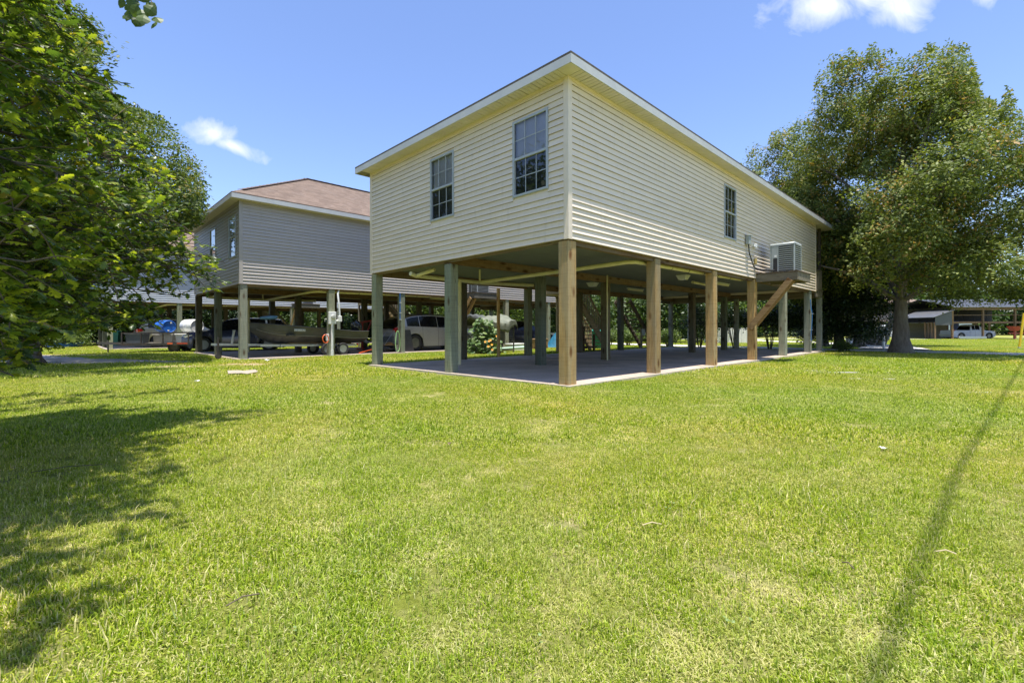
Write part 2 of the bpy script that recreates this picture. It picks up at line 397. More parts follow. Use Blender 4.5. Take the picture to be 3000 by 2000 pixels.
def patch(name, cen, rx, ry, ang, m, seed, lift=.012, n=40, wob=.22, kind='structure', **k):
    r_ = random.Random(seed); ph = [r_.uniform(0, 6.28) for _ in range(6)]
    mb = MB(); c = Vector(cen); vs_ = [Vector((c.x, c.y, float(gz(c.x, c.y)) + lift))]
    for rr in (.5, 1.0):
        for i in range(n):
            t = 2*math.pi*i/n; w = 1 + wob*(math.sin(2*t+ph[0])*.5 + math.sin(5*t+ph[1])*.35 + math.sin(9*t+ph[2])*.3)*rr
            x = rx*w*rr*math.cos(t); y = ry*w*rr*math.sin(t)
            X = c.x + x*math.cos(ang) - y*math.sin(ang); Y = c.y + x*math.sin(ang) + y*math.cos(ang)
            vs_.append(Vector((X, Y, float(gz(X, Y)) + (lift if rr < 1 else .003))))
    fs = [(0, 1+i, 1+(i+1) % n) for i in range(n)] + [(1+i, 1+n+i, 1+n+(i+1) % n, 1+(i+1) % n) for i in range(n)]
    mb.add(vs_, fs); return mb.build(name, m, smooth=True, kind=kind, **k)
def strip(name, cps, widths, m, lift=.014, kind='structure', wob=.06, seed=3, **k):
    r_ = random.Random(seed); pts = []
    for i in range(len(cps)-1):
        a = Vector(cps[i]); b = Vector(cps[i+1])
        for t in np.linspace(0, 1, 16, endpoint=(i == len(cps)-2)):
            pts.append((a.lerp(b, t), widths[i]*(1-t) + widths[i+1]*t))
    L, Rr, Mm = [], [], []
    for i, (p, w) in enumerate(pts):
        d = (pts[min(i+1, len(pts)-1)][0] - pts[max(i-1, 0)][0]).normalized(); nrm = Vector((-d.y, d.x, 0))
        wl_ = w/2*(1+r_.uniform(-wob, wob)); wr_ = w/2*(1+r_.uniform(-wob, wob))
        q1 = p + nrm*wl_; q2 = p - nrm*wr_
        L.append((q1.x, q1.y, float(gz(q1.x, q1.y)) + .003)); Rr.append((q2.x, q2.y, float(gz(q2.x, q2.y)) + .003))
        m1 = p + nrm*wl_*.8; m2 = p - nrm*wr_*.8
        Mm.append(((m1.x, m1.y, float(gz(m1.x, m1.y)) + lift), (m2.x, m2.y, float(gz(m2.x, m2.y)) + lift)))
    mb = MB(); mb.sheet([L, [q[0] for q in Mm], [q[1] for q in Mm], Rr])
    return mb.build(name, m, smooth=True, kind=kind, **k)
# lane that passes behind the first house, and the drive that leaves it for the barn
strip('lane', [plot(21.9, -40), plot(21.9, -6), plot(21.9, 3), plot(21.7, 60)], [2.6, 2.5, 2.3, 2.2], lane_m, seed=5, lift=.05)
strip('drive', [Vector((19.9, 24.2, 0)), Vector((25.5, 32, 0)), Vector((27.5, 40, 0)), Vector((27, 58, 0))], [3.4, 2.8, 2.6, 2.6], lane_m, seed=8, lift=.06)
strip('far_road', [Vector((-60, 62, 0)), Vector((60, 60, 0)), Vector((160, 56, 0))], [5, 5, 5], gravel_m, lift=.03, seed=9)
# gravel drive at the left, its bare edges
strip('gravel_drive', [Vector((-40, 22.0, 0)), Vector((-20.0, 17.6, 0)), Vector((-14.5, 15.9, 0)), Vector((-10.6, 15.3, 0))], [6, 4.4, 2.6, .4], gravel_m, seed=4, wob=.12)
patch('dirt_path', (-16.5, 13.3, 0), 4.0, .55, -.25, dirt_m, 21)
patch('dirt_path', (-9.4, 13.4, 0), .8, .35, -.2, dirt_m, 22)
patch('dirt_path', (-8.15, 14.3, 0), .85, .5, -.3, dirt_m, 23)
patch('dirt_path', (-18.5, 20.0, 0), 3.0, .4, -.1, dirt_m, 24)
for i, (px, py, rx, ry) in enumerate([(2480, 1096, 1.0, .09), (2590, 1117, 1.1, .07), (2390, 1090, .5, .05), (2790, 1133, .5, .05), (2240, 1104, .3, .04), (2900, 1158, .5, .04)]):
    patch('gravel_path', G(px, py), rx, ry, -.12, gravel_m, 40 + i, lift=.010, wob=.5)

# ------------------------------------------------------------------ houses
PA = [.12, 3.25, 6.45, 9.65, 12.9, 16.35]       # posts along the long side
PB = [.12, 3.6, 7.13]
HL, HW = 17.1, 7.25                              # plan of the enclosed part
Z0, Z1 = 2.62, 5.52                              # underside and top of the walls
OH = .31
def mapper(w, L=HL, W_=HW):
    if w == 'L': return lambda s, d, z: (-d, s, z)
    if w == 'R': return lambda s, d, z: (s, -d, z)
    if w == 'B': return lambda s, d, z: (L + d, s, z)
    return lambda s, d, z: (s, W_ + d, z)
def mbox(mb, f, s0, s1, d0, d1, z0, z1, mi=0):
    a = f(s0, d0, z0); b = f(s1, d1, z1); mb.box(a[0], b[0], a[1], b[1], a[2], b[2], mi)
def board_segs(s0, s1, z0, z1, gaps):
    segs = [(s0, s1)]
    for g0, g1, gz0, gz1 in gaps:
        if z1 > gz0 + .005 and z0 < gz1 - .005:
            segs = [q for a, b in segs for q in ((a, min(b, g0)), (max(a, g1), b)) if q[1] - q[0] > .01]
    return segs
def board_mesh(f, s0, s1, z0, z1, dd=0.0):
    mb = MB(); segs = [(s0, s1)]
    prof = [(.001, z1), (.006, z1), (.012, z0 + .045), (.0225, z0 + .017), (.0225, z0 + .0055), (.0205, z0 + .0005), (.001, z0 + .0005)]
    prof = [(d+(dd if d > .002 else 0), z) for d, z in prof]
    for a, b in segs:
        v = [f(a, d, z) for d, z in prof] + [f(b, d, z) for d, z in prof]; n = len(prof)
        fs = [tuple(range(n)), tuple(range(2*n-1, n-1, -1))] + [(i, n+i, n+(i+1) % n, (i+1) % n) for i in range(n)]
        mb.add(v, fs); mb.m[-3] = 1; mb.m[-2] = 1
    return mb
def window(house, w, s0, s1, z0, z1, grid=(3, 2), upper='blind', lower='open', muntins=True):
    f = mapper(w); fr = MB(); e = .038
    mbox(fr, f, s0, s0+e, -.02, .034, z0, z1); mbox(fr, f, s1-e, s1, -.02, .034, z0, z1)
    mbox(fr, f, s0+e, s1-e, -.02, .033, z1-e, z1); mbox(fr, f, s0+e, s1-e, -.02, .036, z0, z0+e)
    zm = (z0+z1)/2; mbox(fr, f, s0+e, s1-e, -.03, .024, zm-.022, zm+.022)
    mbox(fr, f, s0-.012, s1+.012, .018, .026, z0-.012, z0); mbox(fr, f, s0-.012, s1+.012, .018, .026, z1, z1+.012)
    mbox(fr, f, s0-.012, s0, .018, .026, z0, z1); mbox(fr, f, s1, s1+.012, .018, .026, z0, z1)
    root = fr.build('window', winframe, house)
    bk = MB(); mbox(bk, f, s0+.01, s1-.01, -.075, -.06, z0+.01, z1-.01); bk.build('interior', dark_room, root)
    if upper == 'blind':
        b = MB(); mbox(b, f, s0+.02, s1-.02, -.058, -.05, zm, z1-.02); b.build('blind', blind_m, root)
    if upper == 'curtain':
        b = MB(); mbox(b, f, s0+.02, s1-.02, -.045, -.035, zm, z1-.02); b.build('curtain', curtain_w, root)
    if lower == 'slats':
        for k in range(9):
            b = MB(); t = z0+.06 + k*.07; mbox(b, f, s0+.05, s1-.05, -.056, -.045, t, t+.03); b.build('blind_slat', mat('slat', (.16, .15, .16), .6, .1), root)
    nx, ny = grid; ix0, ix1 = s0+e, s1-e
    for (a, b, d) in ((zm+.022, z1-e, .006), (z0+e, zm-.022, -.012)):
        if muntins:
            mu = MB()
            for i in range(1, nx): x = ix0+(ix1-ix0)*i/nx; mbox(mu, f, x-.0065, x+.0065, d-.006, d+.008, a, b)
            for j in range(1, ny): z = a+(b-a)*j/ny; mbox(mu, f, ix0, ix1, d-.0055, d+.0075, z-.0065, z+.0065)
            mu.build('muntin_grid', winframe, root)
        gx, gy = (nx, ny) if muntins else (1, 1)
        for i in range(gx):
            for j in range(gy):
                p = MB(); x0 = ix0+(ix1-ix0)*i/gx+.001; x1 = ix0+(ix1-ix0)*(i+1)/gx-.001; y0 = a+(b-a)*j/gy+.001; y1 = a+(b-a)*(j+1)/gy-.001
                q = [f(x0, d, y0), f(x1, d, y0), f(x1, d, y1), f(x0, d, y1)]
                p.add(q, [(0, 1, 2, 3)] if w == 'R' else [(3, 2, 1, 0)]); p.build('pane', glass_win, root)
    return root
def shingle_mat():
    m, nt, b, out = nodes_of('shingles'); v = coords(nt)
    n1 = noise(nt, v, 3, 5); n2 = noise(nt, v, 55, 3)
    vo = N(nt, 'ShaderNodeTexVoronoi', {'Scale': 4.0}); nt.links.new(coords(nt, (1, 1, 2.4)), vo.inputs['Vector'])
    c = mixc(nt, vo.outputs['Color'], (.15, .108, .08), (.25, .182, .135)); c = mixc(nt, ramp(nt, n2, [(.3, .5), (.6, 0)]), c, (.09, .05, .04))
    c = mixc(nt, ramp(nt, n1, [(.5, 0), (.8, .4)]), c, (.30, .24, .20))
    nt.links.new(c, b.inputs['Base Color']); b.inputs['Roughness'].default_value = .92; bump(nt, b, n2, .6, .01); return m
shingle = shingle_mat()
def hip_roof(house, L, W_, z, pitch, shingles=True, mroof=None):
    # plan 0..L by 0..W_ including overhang, origin given by x0,y0
    x0, y0 = -OH-.02, -OH-.02; x1, y1 = L, W_+OH+.02; h = (y1-y0)/2; zr = z+h*pitch
    A = (x0+h, (y0+y1)/2, zr); B = (x1-h, (y0+y1)/2, zr); mb = MB(); sh = MB()
    cor = [(x0, y0, z), (x1, y0, z), (x1, y1, z), (x0, y1, z)]
    cz = [(p[0], p[1], z-.02) for p in cor]
    mb.add(cor + [A, B] + cz, [(0, 1, 5, 4), (1, 2, 5), (2, 3, 4, 5), (3, 0, 4), (9, 8, 7, 6), (0, 6, 7, 1), (1, 7, 8, 2), (2, 8, 9, 3), (3, 9, 6, 0)])
    mb.build('roof', mroof or shingle, house)
    if not shingles: return
    n = 33; st = 1/n
    def row(t, lo):     # eave loop shrunk by t toward the ridge
        return [(x0+h*t, y0+h*t), (x1-h*t, y0+h*t), (x1-h*t, y1-h*t), (x0+h*t, y1-h*t)]
    for k in range(n):
        t0, t1 = k*st, min(1, (k+1.25)*st); a = row(t0, 0); b = row(t1, 0); za = z+h*pitch*t0+.016; zb = z+h*pitch*t1+.003
        for i in range(4):
            j = (i+1) % 4
            p = [(a[i][0], a[i][1], za), (a[j][0], a[j][1], za), (b[j][0], b[j][1], zb), (b[i][0], b[i][1], zb)]
            q = [(a[i][0], a[i][1], za-.014), (a[j][0], a[j][1], za-.014)]
            sh.add(p + q, [(0, 1, 2, 3), (4, 5, 1, 0)])
    sh.build('shingle_courses', mroof or shingle, house, kind='stuff')
    cp = MB()
    for (p, q) in ((cor[0], A), (cor[3], A), (A, B), (cor[1], B), (cor[2], B)):
        p = Vector(p); q = Vector(q); m_ = int((q-p).length/.28)
        for i in range(2 if p[2] < q[2]-.1 else 0, m_):
            a = p.lerp(q, i/m_); b = p.lerp(q, min(1, (i+1.15)/m_)); up = Vector((0, 0, .028)); cp.bar(a+up, b+up*.6, .22, .012)
    cp.build('ridge_cap', mroof or shingle, house)
def house(name, label, a, b, siding, posts, detail=2, group=None, beams=(beam_x, beam_y), under=under_m, upper='blind', muntins=True, rot=0, mroof=None):
    h = thing(name, label, 'house', plot(a, b), TH + rot, group)
    gaps = {'L': [], 'R': []}
    wins = [('L', .46, 1.38, 3.62, 5.11), ('L', 3.32, 4.24, 3.62, 5.11), ('R', 7.02, 7.90, 3.61, 5.12)]
    if detail >= 1:
        for w, s0, s1, z0, z1 in wins: gaps[w].append((s0, s1, z0, z1))
    # core walls with recesses at the windows
    cor = MB()
    for w, L_ in (('L', HW), ('R', HL)):
        f = mapper(w); g = sorted(gaps[w]); cur = .1
        for s0, s1, z0, z1 in g:
            mbox(cor, f, cur, s0, -.1, 0, Z0+.01, Z1); mbox(cor, f, s0, s1, -.1, 0, Z0+.01, z0); mbox(cor, f, s0, s1, -.1, 0, z1, Z1); cur = s1
        mbox(cor, f, cur, L_, -.1, 0, Z0+.01, Z1)
    cor.box(.0, .1, .0, .1, Z0+.01, Z1)
    cor.box(HL-.1, HL, .1, HW, Z0+.01, Z1); cor.box(.1, HL-.1, HW-.1, HW, Z0+.01, Z1); cor.box(.1, HL-.1, .1, HW-.1, Z1-.05, Z1-.01)
    cor.build('wall', siding, h)
    nb = 25; cs = (Z1-Z0)/nb
    for w, L_ in (('L', HW), ('R', HL)):
        f = mapper(w); w_seed = 1.1 if w == 'L' else .3
        for k in range(nb):
            for sg in board_segs(.03, L_-.03, Z0+k*cs, Z0+(k+1)*cs, gaps[w]):
                js = [sg[0]] + [j for j in [((k*1.37+w_seed) % 3.66)+3.66*m_ for m_ in range(6)] if sg[0]+.4 < j < sg[1]-.4] + [sg[1]]
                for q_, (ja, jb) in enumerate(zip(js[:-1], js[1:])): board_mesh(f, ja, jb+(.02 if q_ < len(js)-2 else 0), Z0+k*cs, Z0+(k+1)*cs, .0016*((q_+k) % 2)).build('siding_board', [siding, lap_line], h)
    if detail >= 2:
        for w, L_ in (('B', HW), ('K', HL)):
            f = mapper(w)
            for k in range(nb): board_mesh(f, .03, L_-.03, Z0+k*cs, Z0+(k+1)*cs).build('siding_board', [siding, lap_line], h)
    for (x, y, sx, sy) in ((0, 0, -1, -1), (0, HW, -1, 1), (HL, 0, 1, -1), (HL, HW, 1, 1)):
        t = MB(); o = .027; ln = .085
        t.box(x+sx*o, x+sx*.002, y+sy*o, y-sy*ln, Z0-.004, Z1-.002); t.box(x+sx*.002, x-sx*ln, y+sy*o, y+sy*.002, Z0-.004, Z1-.002); t.build('corner_trim', siding, h)
    for w, L_ in (('L', HW), ('R', HL)):
        t = MB(); mbox(t, mapper(w), .09, L_-.09, .002, .026, Z1-.05, Z1-.003); t.build('top_trim', siding, h)
    # soffit: grooved panels
    EX = HL + 1.85 if detail >= 1 else HL + OH
    pw = .305
    def panel(x0, x1, y0, y1, along):
        m_ = MB(); g = 3
        for i in range(g):
            if along == 'x': a0 = x0+(x1-x0)*i/g; m_.box(a0+(.009 if i == 0 else .005), a0+(x1-x0)/g-(.009 if i == g-1 else .005), y0, y1, Z1-.004, Z1+.006)
            else: a0 = y0+(y1-y0)*i/g; m_.box(x0, x1, a0+(.009 if i == 0 else .005), a0+(y1-y0)/g-(.009 if i == g-1 else .005), Z1-.004, Z1+.006)
        return m_
    if detail >= 1:
        n_ = int(EX/pw)
        for i in range(n_): panel(i*EX/n_, (i+1)*EX/n_, -OH, -.002, 'x').build('soffit_panel', soffit_m, h)
        n_ = int(HW/pw)
        for i in range(n_): panel(-OH, -.002, i*HW/n_, (i+1)*HW/n_, 'y').build('soffit_panel', soffit_m, h)
        bk = MB(); bk.box(-OH, EX, -OH, -.001, Z1+.007, Z1+.012); bk.box(-OH, 0, 0, HW+OH, Z1+.0071, Z1+.012); bk.build('soffit_backing', mat('soffit_shadow', (.20, .18, .12), .8, .1), h)
        bk = MB(); bk.box(-OH, -.002, -OH, -.002, Z1-.004, Z1+.006); bk.build('soffit_corner', soffit_m, h)
        pc = MB(); pc.box(HL+.03, EX, 0, HW+OH, Z1-.003, Z1+.012); pc.build('porch_ceiling', soffit_m, h)
    fa = MB(); zf = Z1+.14
    fa.box(-OH-.02, EX, -OH-.02, -OH, Z1-.012, zf); fa.build('fascia', fascia_m, h)
    fa = MB(); fa.box(-OH-.021, -OH-.001, -OH-.019, HW+OH, Z1-.012, zf-.001); fa.build('fascia', fascia_m, h)
    fa = MB(); fa.box(EX, EX+.02, -OH-.02, HW+OH, Z1-.012, zf); fa.build('fascia', fascia_m, h)
    fa = MB(); fa.box(-OH-.02, EX, HW+OH, HW+OH+.02, Z1-.012, zf); fa.build('fascia', fascia_m, h)
    hip_roof(h, EX+.03, HW, zf+.025, .56, shingles=detail >= 1, mroof=mroof)
    # floor: ceiling under the house, rim, beams, posts
    ZC = 2.74
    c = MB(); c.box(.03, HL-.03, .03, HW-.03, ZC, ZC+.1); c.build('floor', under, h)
    for bi, y in enumerate(PB):
        y0_ = y-.07; bm = MB(); bm.box(.06, HL+1.3, y0_, y0_+.042, 2.535, ZC+.01); bm.build('beam', beams[0], h)
        bm = MB(); bm.box(.06, HL+1.3, y0_+.085, y0_+.127, 2.54, ZC+.01); bm.build('beam', beams[0], h)
    for xr in (.05, HL-.09):
        rim = MB(); rim.box(xr, xr+.04, .1, HW-.1, 2.57, ZC+.02); rim.build('rim_joist', beams[1], h)
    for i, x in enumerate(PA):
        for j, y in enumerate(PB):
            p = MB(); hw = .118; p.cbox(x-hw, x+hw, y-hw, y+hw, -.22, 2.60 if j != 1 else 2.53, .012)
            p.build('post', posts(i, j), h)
    # porch at the far end
    if detail >= 1:
        for y in (.0, 3.6, HW-.12):
            p = MB(); p.cbox(18.2-.1, 18.2+.1, y, y+.2, -.22, 2.52, .01); p.build('post', posts(6, 0), h)
            p = MB(); p.cbox(18.2-.055, 18.2+.055, y+.04, y+.15, 2.72, Z1, .006); p.build('porch_post', deck_d, h)
        for y in (.0, HW-.05):
            p = MB(); p.box(HL+.03, 18.32, y, y+.045, 2.40, 2.68); p.build('porch_rim', deck_w, h)
        p = MB(); p.box(18.305, 18.35, .05, HW-.05, 2.40, 2.68); p.build('porch_rim', deck_w, h)
        for k in range(9):
            p = MB(); x = HL+.04+k*.144; p.box(x, x+.138, -.02, HW, 2.685, 2.72); p.build('deck_board', deck_w, h)
        for k in range(10):
            x = HL+.12+k*.1
            p = MB(); p.box(x, x+.09, -.01, .012, 2.74, 3.55); p.build('porch_picket', deck_w, h)
        p = MB(); p.box(HL+.03, 18.2, -.03, .08, 3.56, 3.6); p.build('porch_rail', deck_w, h)
    # equipment platform on the long side
    if detail >= 1:
        pr = MB(); a0, a1, d1 = 9.58, 11.03, 1.2
        pr.box(a0, a0+.045, -d1, -.03, 2.50, 2.74); pr.box(a1-.045, a1, -d1, -.03, 2.50, 2.74); pr.box(a0+.045, a1-.045, -d1, -d1+.045, 2.505, 2.745); pr.box(a0+.6, a0+.645, -d1+.045, -.03, 2.50, 2.74)
        pf = pr.build('platform_frame', deck_w, h)
        for k in range(9):
            q = MB(); y = -d1-.02+k*.135; q.box(a0-.02, a1+.02, y, y+.128, 2.747, 2.785); q.build('platform_board', beams[0] if False else deck_d, h)
        for x in (9.50, 9.79):
            q = MB(); x0_ = x-.02; w_ = .14
            p0 = Vector((x, .15, 1.02)); p1 = Vector((x, -1.02, 2.52)); q.bar(p0, p1, .04, .17, up=(0, 0, 1)); q.build('brace', brace_w, h)
    if detail >= 1:
        for w, s0, s1, z0, z1 in wins:
            window(h, w, s0, s1, z0, z1, upper=upper if w == 'L' else 'none', lower='slats' if w == 'R' else 'open', muntins=muntins)
    # stair down the hidden side
    st = MB(); A0, A1 = (9.95, 12.5); ys, ye = HW+.35, HW+1.35; n_ = 14; zt = 2.72
    for y in (ys, ye):
        st.bar((A0-.1, y, zt-.1), (A1, y, .02), .045, .26)
    sr = st.build('staircase', stair_w, h)
    for k in range(n_):
        t = (k+1)/(n_+1); x = A0+(A1-A0)*t; z = zt*(1-t); q = MB(); q.box(x-.13, x+.13, ys-.02, ye+.02, z-.02, z+.02); q.build('tread', stair_w, sr)
    for y in (ys, ye):
        q = MB(); q.bar((A0, y, zt+.95), (A1, y, .95), .09, .045); q.build('handrail', stair_w, sr); q = MB(); q.bar((A0, y, zt+.12), (A1, y, .2), .045, .07); q.build('handrail', stair_w, sr)
        m_ = 17
        for k in range(m_):
            t = (k+.5)/m_; x = A0+(A1-A0)*t; z = zt*(1-t); q = MB(); q.box(x-.022, x+.022, y-.022, y+.022, z+.12, z+.94); q.build('baluster', stair_w, sr)
    for x, z in ((A0, zt+1.0), (A1, 1.05)):
        for y in (ys, ye): q = MB(); q.box(x-.05, x+.05, y-.05, y+.05, -.05, z); q.build('newel_post', stair_w, sr)
    ld = MB(); ld.box(A0-1.35, A0+.05, HW+.03, ye+.06, 2.50, 2.68); ld.build('landing', stair_w, h)
    for k in range(9): q = MB(); x = A0-1.33+k*.15; q.box(x, x+.142, HW+.03, ye+.08, 2.685, 2.72); q.build('deck_board', deck_w, h)
    for x in (A0-1.3,): q = MB(); q.box(x-.05, x+.05, ye-.05, ye+.05, -.05, 3.7); q.build('newel_post', stair_w, sr)
    for k in range(10): q = MB(); x = A0-1.2+k*.13; q.box(x-.018, x+.018, ye-.018, ye+.018, 2.74, 3.62); q.build('baluster', stair_w, sr)
    q = MB(); q.box(A0-1.35, A0, ye-.045, ye+.045, 3.62, 3.66); q.build('handrail', stair_w, sr)
    # pipes and slab
    pp = MB(); pp.tube([(.25, 5.3, 2.42), (1.7, 5.3, 2.40), (2.55, 5.3, 2.39), (4.7, 5.25, 2.45)], .055, 10); pp.build('drain_pipe', pvc, h, smooth=True)
    pp = MB(); pp.tube([(.25, 5.3, 2.42), (.05, 5.25, 2.46), (.0, 5.6, 2.5)][:2], .055, 10); pp.tube([(.25, 5.3, 2.42), (.45, 4.75, 2.55)], .05, 10); pp.build('drain_pipe', pvc, h, smooth=True)
    pp = MB(); pp.tube([(2.45, 5.3, 2.40), (2.55, 2.0, 2.46), (2.72, .5, 2.52), (2.86, .36, 2.53), (3.2, .34, 2.53), (9.4, .36, 2.60)], .052, 10); pp.build('drain_pipe', pvc, h, smooth=True)
    pp = MB(); pp.tube([(1.7, 5.3, 2.4), (1.7, 5.3, 1.2), (1.7, 5.32, .0)], .05, 10); pp.build('downpipe', pvc, h, smooth=True)
    pp = MB(); pp.tube([(2.2, 5.0, 2.40), (2.2, 5.0, 2.73)], .028, 8); pp.build('vent_pipe', pvc, h, smooth=True)
    pp = MB(); pp.tube([(9.2, 1.9, 2.62), (10.4, 1.9, 2.6)], .045, 8); pp.build('vent_pipe', pvc, h, smooth=True)
    for k in range(7):
        q = MB(); x = 3.6+k*.95; q.lathe([(.055, -.012), (.062, -.012), (.062, .012), (.055, .012)], 12, Matrix.Translation((x, .355, 2.535+.011*k)) @ Matrix.Rotation(R(90), 4, 'Y'), closed=True)
        q.build('pipe_strap', black_m, h)
    sl = MB(); sl.box(0, 18.45, 0, HW, -.18, 0.0)
    so_ = sl.build('concrete_slab', concrete, None, kind='structure'); so_.location = plot(a, b); so_.rotation_euler = (0, 0, TH + rot)
    sl = MB(); e_ = .055
    for (x0, x1, y0, y1) in ((-e_, 18.5, -e_, 0), (-e_, 0, 0, HW+e_), (0, 18.5, HW, HW+e_), (18.45, 18.5, 0, HW)):
        sl.box(x0, x1, y0, y1, -.18, -.004)
    so_ = sl.build('concrete_slab_edge', concrete_edge, None, kind='structure'); so_.location = plot(a, b); so_.rotation_euler = (0, 0, TH + rot)
    return h

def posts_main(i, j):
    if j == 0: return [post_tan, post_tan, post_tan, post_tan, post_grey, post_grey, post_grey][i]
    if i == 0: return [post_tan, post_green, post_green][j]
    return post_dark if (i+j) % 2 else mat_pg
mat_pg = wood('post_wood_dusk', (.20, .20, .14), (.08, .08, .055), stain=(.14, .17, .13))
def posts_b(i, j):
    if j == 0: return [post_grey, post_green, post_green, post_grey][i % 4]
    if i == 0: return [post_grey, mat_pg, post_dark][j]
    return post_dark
H1 = house('stilt_house', 'cream vinyl sided house raised on tall wooden posts, nearest and largest in the yard', 0, 0, cream, posts_main, 2, mroof=mat('dark_shingles', (.10, .085, .065), .9, .3, 20))
H2 = house('stilt_house', 'tan grey sided house on posts with reddish brown shingle roof, boat parked beneath', -1.94, 12.97, tan_v, posts_b, 1, under=under_t, upper='curtain', muntins=False)
H3 = house('stilt_house', 'bluish white sided raised house half hidden behind oak leaves at left', -4.5, 28.2, grey_v, posts_b, 1, under=under_t, upper='curtain', muntins=False)
H4 = house('stilt_house', 'white sided raised house seen far back beneath the third house', -6.5, 45.5, white_v, posts_b, 0, under=under_t)
# ------------------------------------------------------------------ foliage tools
def template(outline, fold=.12, bend=.12):
    """leaf blade along +x, half outline [(x, halfwidth)], folded at the midrib"""
    vs_, fs = [], []
    for x, w in outline: vs_.append((x, 0, bend*math.sin(x*3.1)*.6))
    for sgn in (1, -1):
        for x, w in outline: vs_.append((x + (.04 if w > .2 else 0), sgn*w, bend*math.sin(x*3.1)*.6 - abs(w)*fold))
    n = len(outline)
    for s_ in (0, 1):
        o = n*(1+s_)
        for i in range(n-1): fs.append((i, i+1, o+i+1, o+i) if s_ else (i, o+i, o+i+1, i+1))
    return np.array(vs_, float), fs
T_OAK = template([(0, .012), (.12, .03), (.26, .17), (.33, .07), (.46, .30), (.54, .10), (.68, .30), (.76, .12), (.88, .16), (1.0, .01)], .35, .15)
T_LEAF = template([(0, .01), (.35, .2), (.7, .17), (1.0, .01)], .3, .15)
T_BROAD = template([(0, .02), (.18, .36), (.45, .46), (.75, .3), (1.0, .01)], .25, .2)
T_DIA = (np.array([(0, 0, 0), (.5, .24, .04), (1, 0, 0), (.5, -.24, .04)], float), [(0, 3, 2, 1)])
def leafcloud(name, pos, size, nrm, tmpl, m, parent=None, rnd=None, tang=None, spread=.6, rg=rng, **t):
    pos = np.asarray(pos, float); n = len(pos); size = np.broadcast_to(np.asarray(size, float), (n,))
    nr = np.asarray(nrm, float) + rg.normal(0, spread, (n, 3)); nr /= np.linalg.norm(nr, axis=1, keepdims=True) + 1e-9
    td = rg.normal(0, 1, (n, 3)) if tang is None else np.asarray(tang, float) + rg.normal(0, .35, (n, 3))
    td -= nr * np.sum(td*nr, axis=1, keepdims=True); td /= np.linalg.norm(td, axis=1, keepdims=True) + 1e-9
    bt = np.cross(nr, td); tv, tf = tmpl; k = len(tv)
    V_ = (pos[:, None, :] + size[:, None, None]*(tv[None, :, 0, None]*td[:, None, :] + tv[None, :, 1, None]*bt[:, None, :] + tv[None, :, 2, None]*nr[:, None, :])).reshape(-1, 3)
    sizes = np.array([len(f) for f in tf]); flat = np.concatenate([np.array(f) for f in tf])
    loops = (flat[None, :] + (np.arange(n)*k)[:, None]).ravel()
    tot = np.tile(sizes, n); starts = np.concatenate([[0], np.cumsum(tot)[:-1]])
    me = bpy.data.meshes.new(name); me.vertices.add(len(V_)); me.vertices.foreach_set('co', V_.ravel())
    me.loops.add(len(loops)); me.loops.foreach_set('vertex_index', loops)
    me.polygons.add(len(tot)); me.polygons.foreach_set('loop_start', starts)
    me.materials.append(m)
    if rnd is None: rnd = rg.random(n)
    at = me.attributes.new('rnd', 'FLOAT', 'FACE'); at.data.foreach_set('value', np.repeat(rnd, len(tf)))
    me.update(calc_edges=True); me.validate()
    o = bpy.data.objects.new(name, me); link(o, parent)
    if t: tag(o, **t)
    return o
bark = mat('oak_bark', (.15, .125, .10), .9, .35, 3, stretch=(5, 5, .8), bmp=1.0, bs=16, dirt=(.22, .23, .19), dirtamt=.5)
bark_d = mat('dark_bark', (.085, .07, .055), .9, .3, 3, stretch=(5, 5, .8), bmp=.8, bs=14)
twig_m = mat('twig', (.11, .085, .05), .8, .2, 8)
lf_oak = leafmat('oak_leaves', [(0, (.036, .066, .02)), (.35, (.08, .13, .024)), (.68, (.19, .25, .028)), (.9, (.36, .39, .04)), (1, (.34, .27, .04))], .5, .36)
lf_big = leafmat('water_oak_leaves', [(0, (.055, .085, .022)), (.4, (.115, .15, .034)), (.75, (.19, .225, .044)), (.93, (.29, .29, .05)), (.96, (.30, .23, .06)), (1, (.36, .21, .06))], .28, .55, .28)
lf_small = leafmat('far_oak_leaves', [(0, (.045, .075, .02)), (.5, (.095, .135, .03)), (.85, (.17, .20, .04)), (1, (.24, .18, .05))], .35, .5, .25)
lf_dark = leafmat('dark_leaves', [(0, (.012, .026, .008)), (.6, (.028, .055, .014)), (1, (.06, .09, .02))], .25, .3)
lf_mid = leafmat('mid_leaves', [(0, (.025, .055, .014)), (.5, (.055, .10, .022)), (.9, (.11, .16, .035)), (1, (.17, .20, .05))], .3, .5)
lf_light = leafmat('light_leaves', [(0, (.05, .09, .02)), (.5, (.10, .155, .035)), (1, (.2, .25, .06))], .35, .5)
lf_squash = leafmat('squash_leaves', [(0, (.06, .12, .03)), (.5, (.13, .21, .07)), (1, (.22, .30, .10))], .35, .5)
def ellip(centers, n, rg, bias=.35, ny=None):
    """points in a union of ellipsoids, mostly near their skins; returns points and outward directions"""
    C_ = np.array([c[:3] for c in centers]); Rd = np.array([c[3:6] for c in centers]); vol = Rd.prod(axis=1)**(2/3)
    idx = rg.choice(len(centers), n, p=vol/vol.sum()); d = rg.normal(0, 1, (n, 3)); d /= np.linalg.norm(d, axis=1, keepdims=True)
    r = rg.random(n)**bias; p = C_[idx] + d*Rd[idx]*r[:, None]
    return p, d
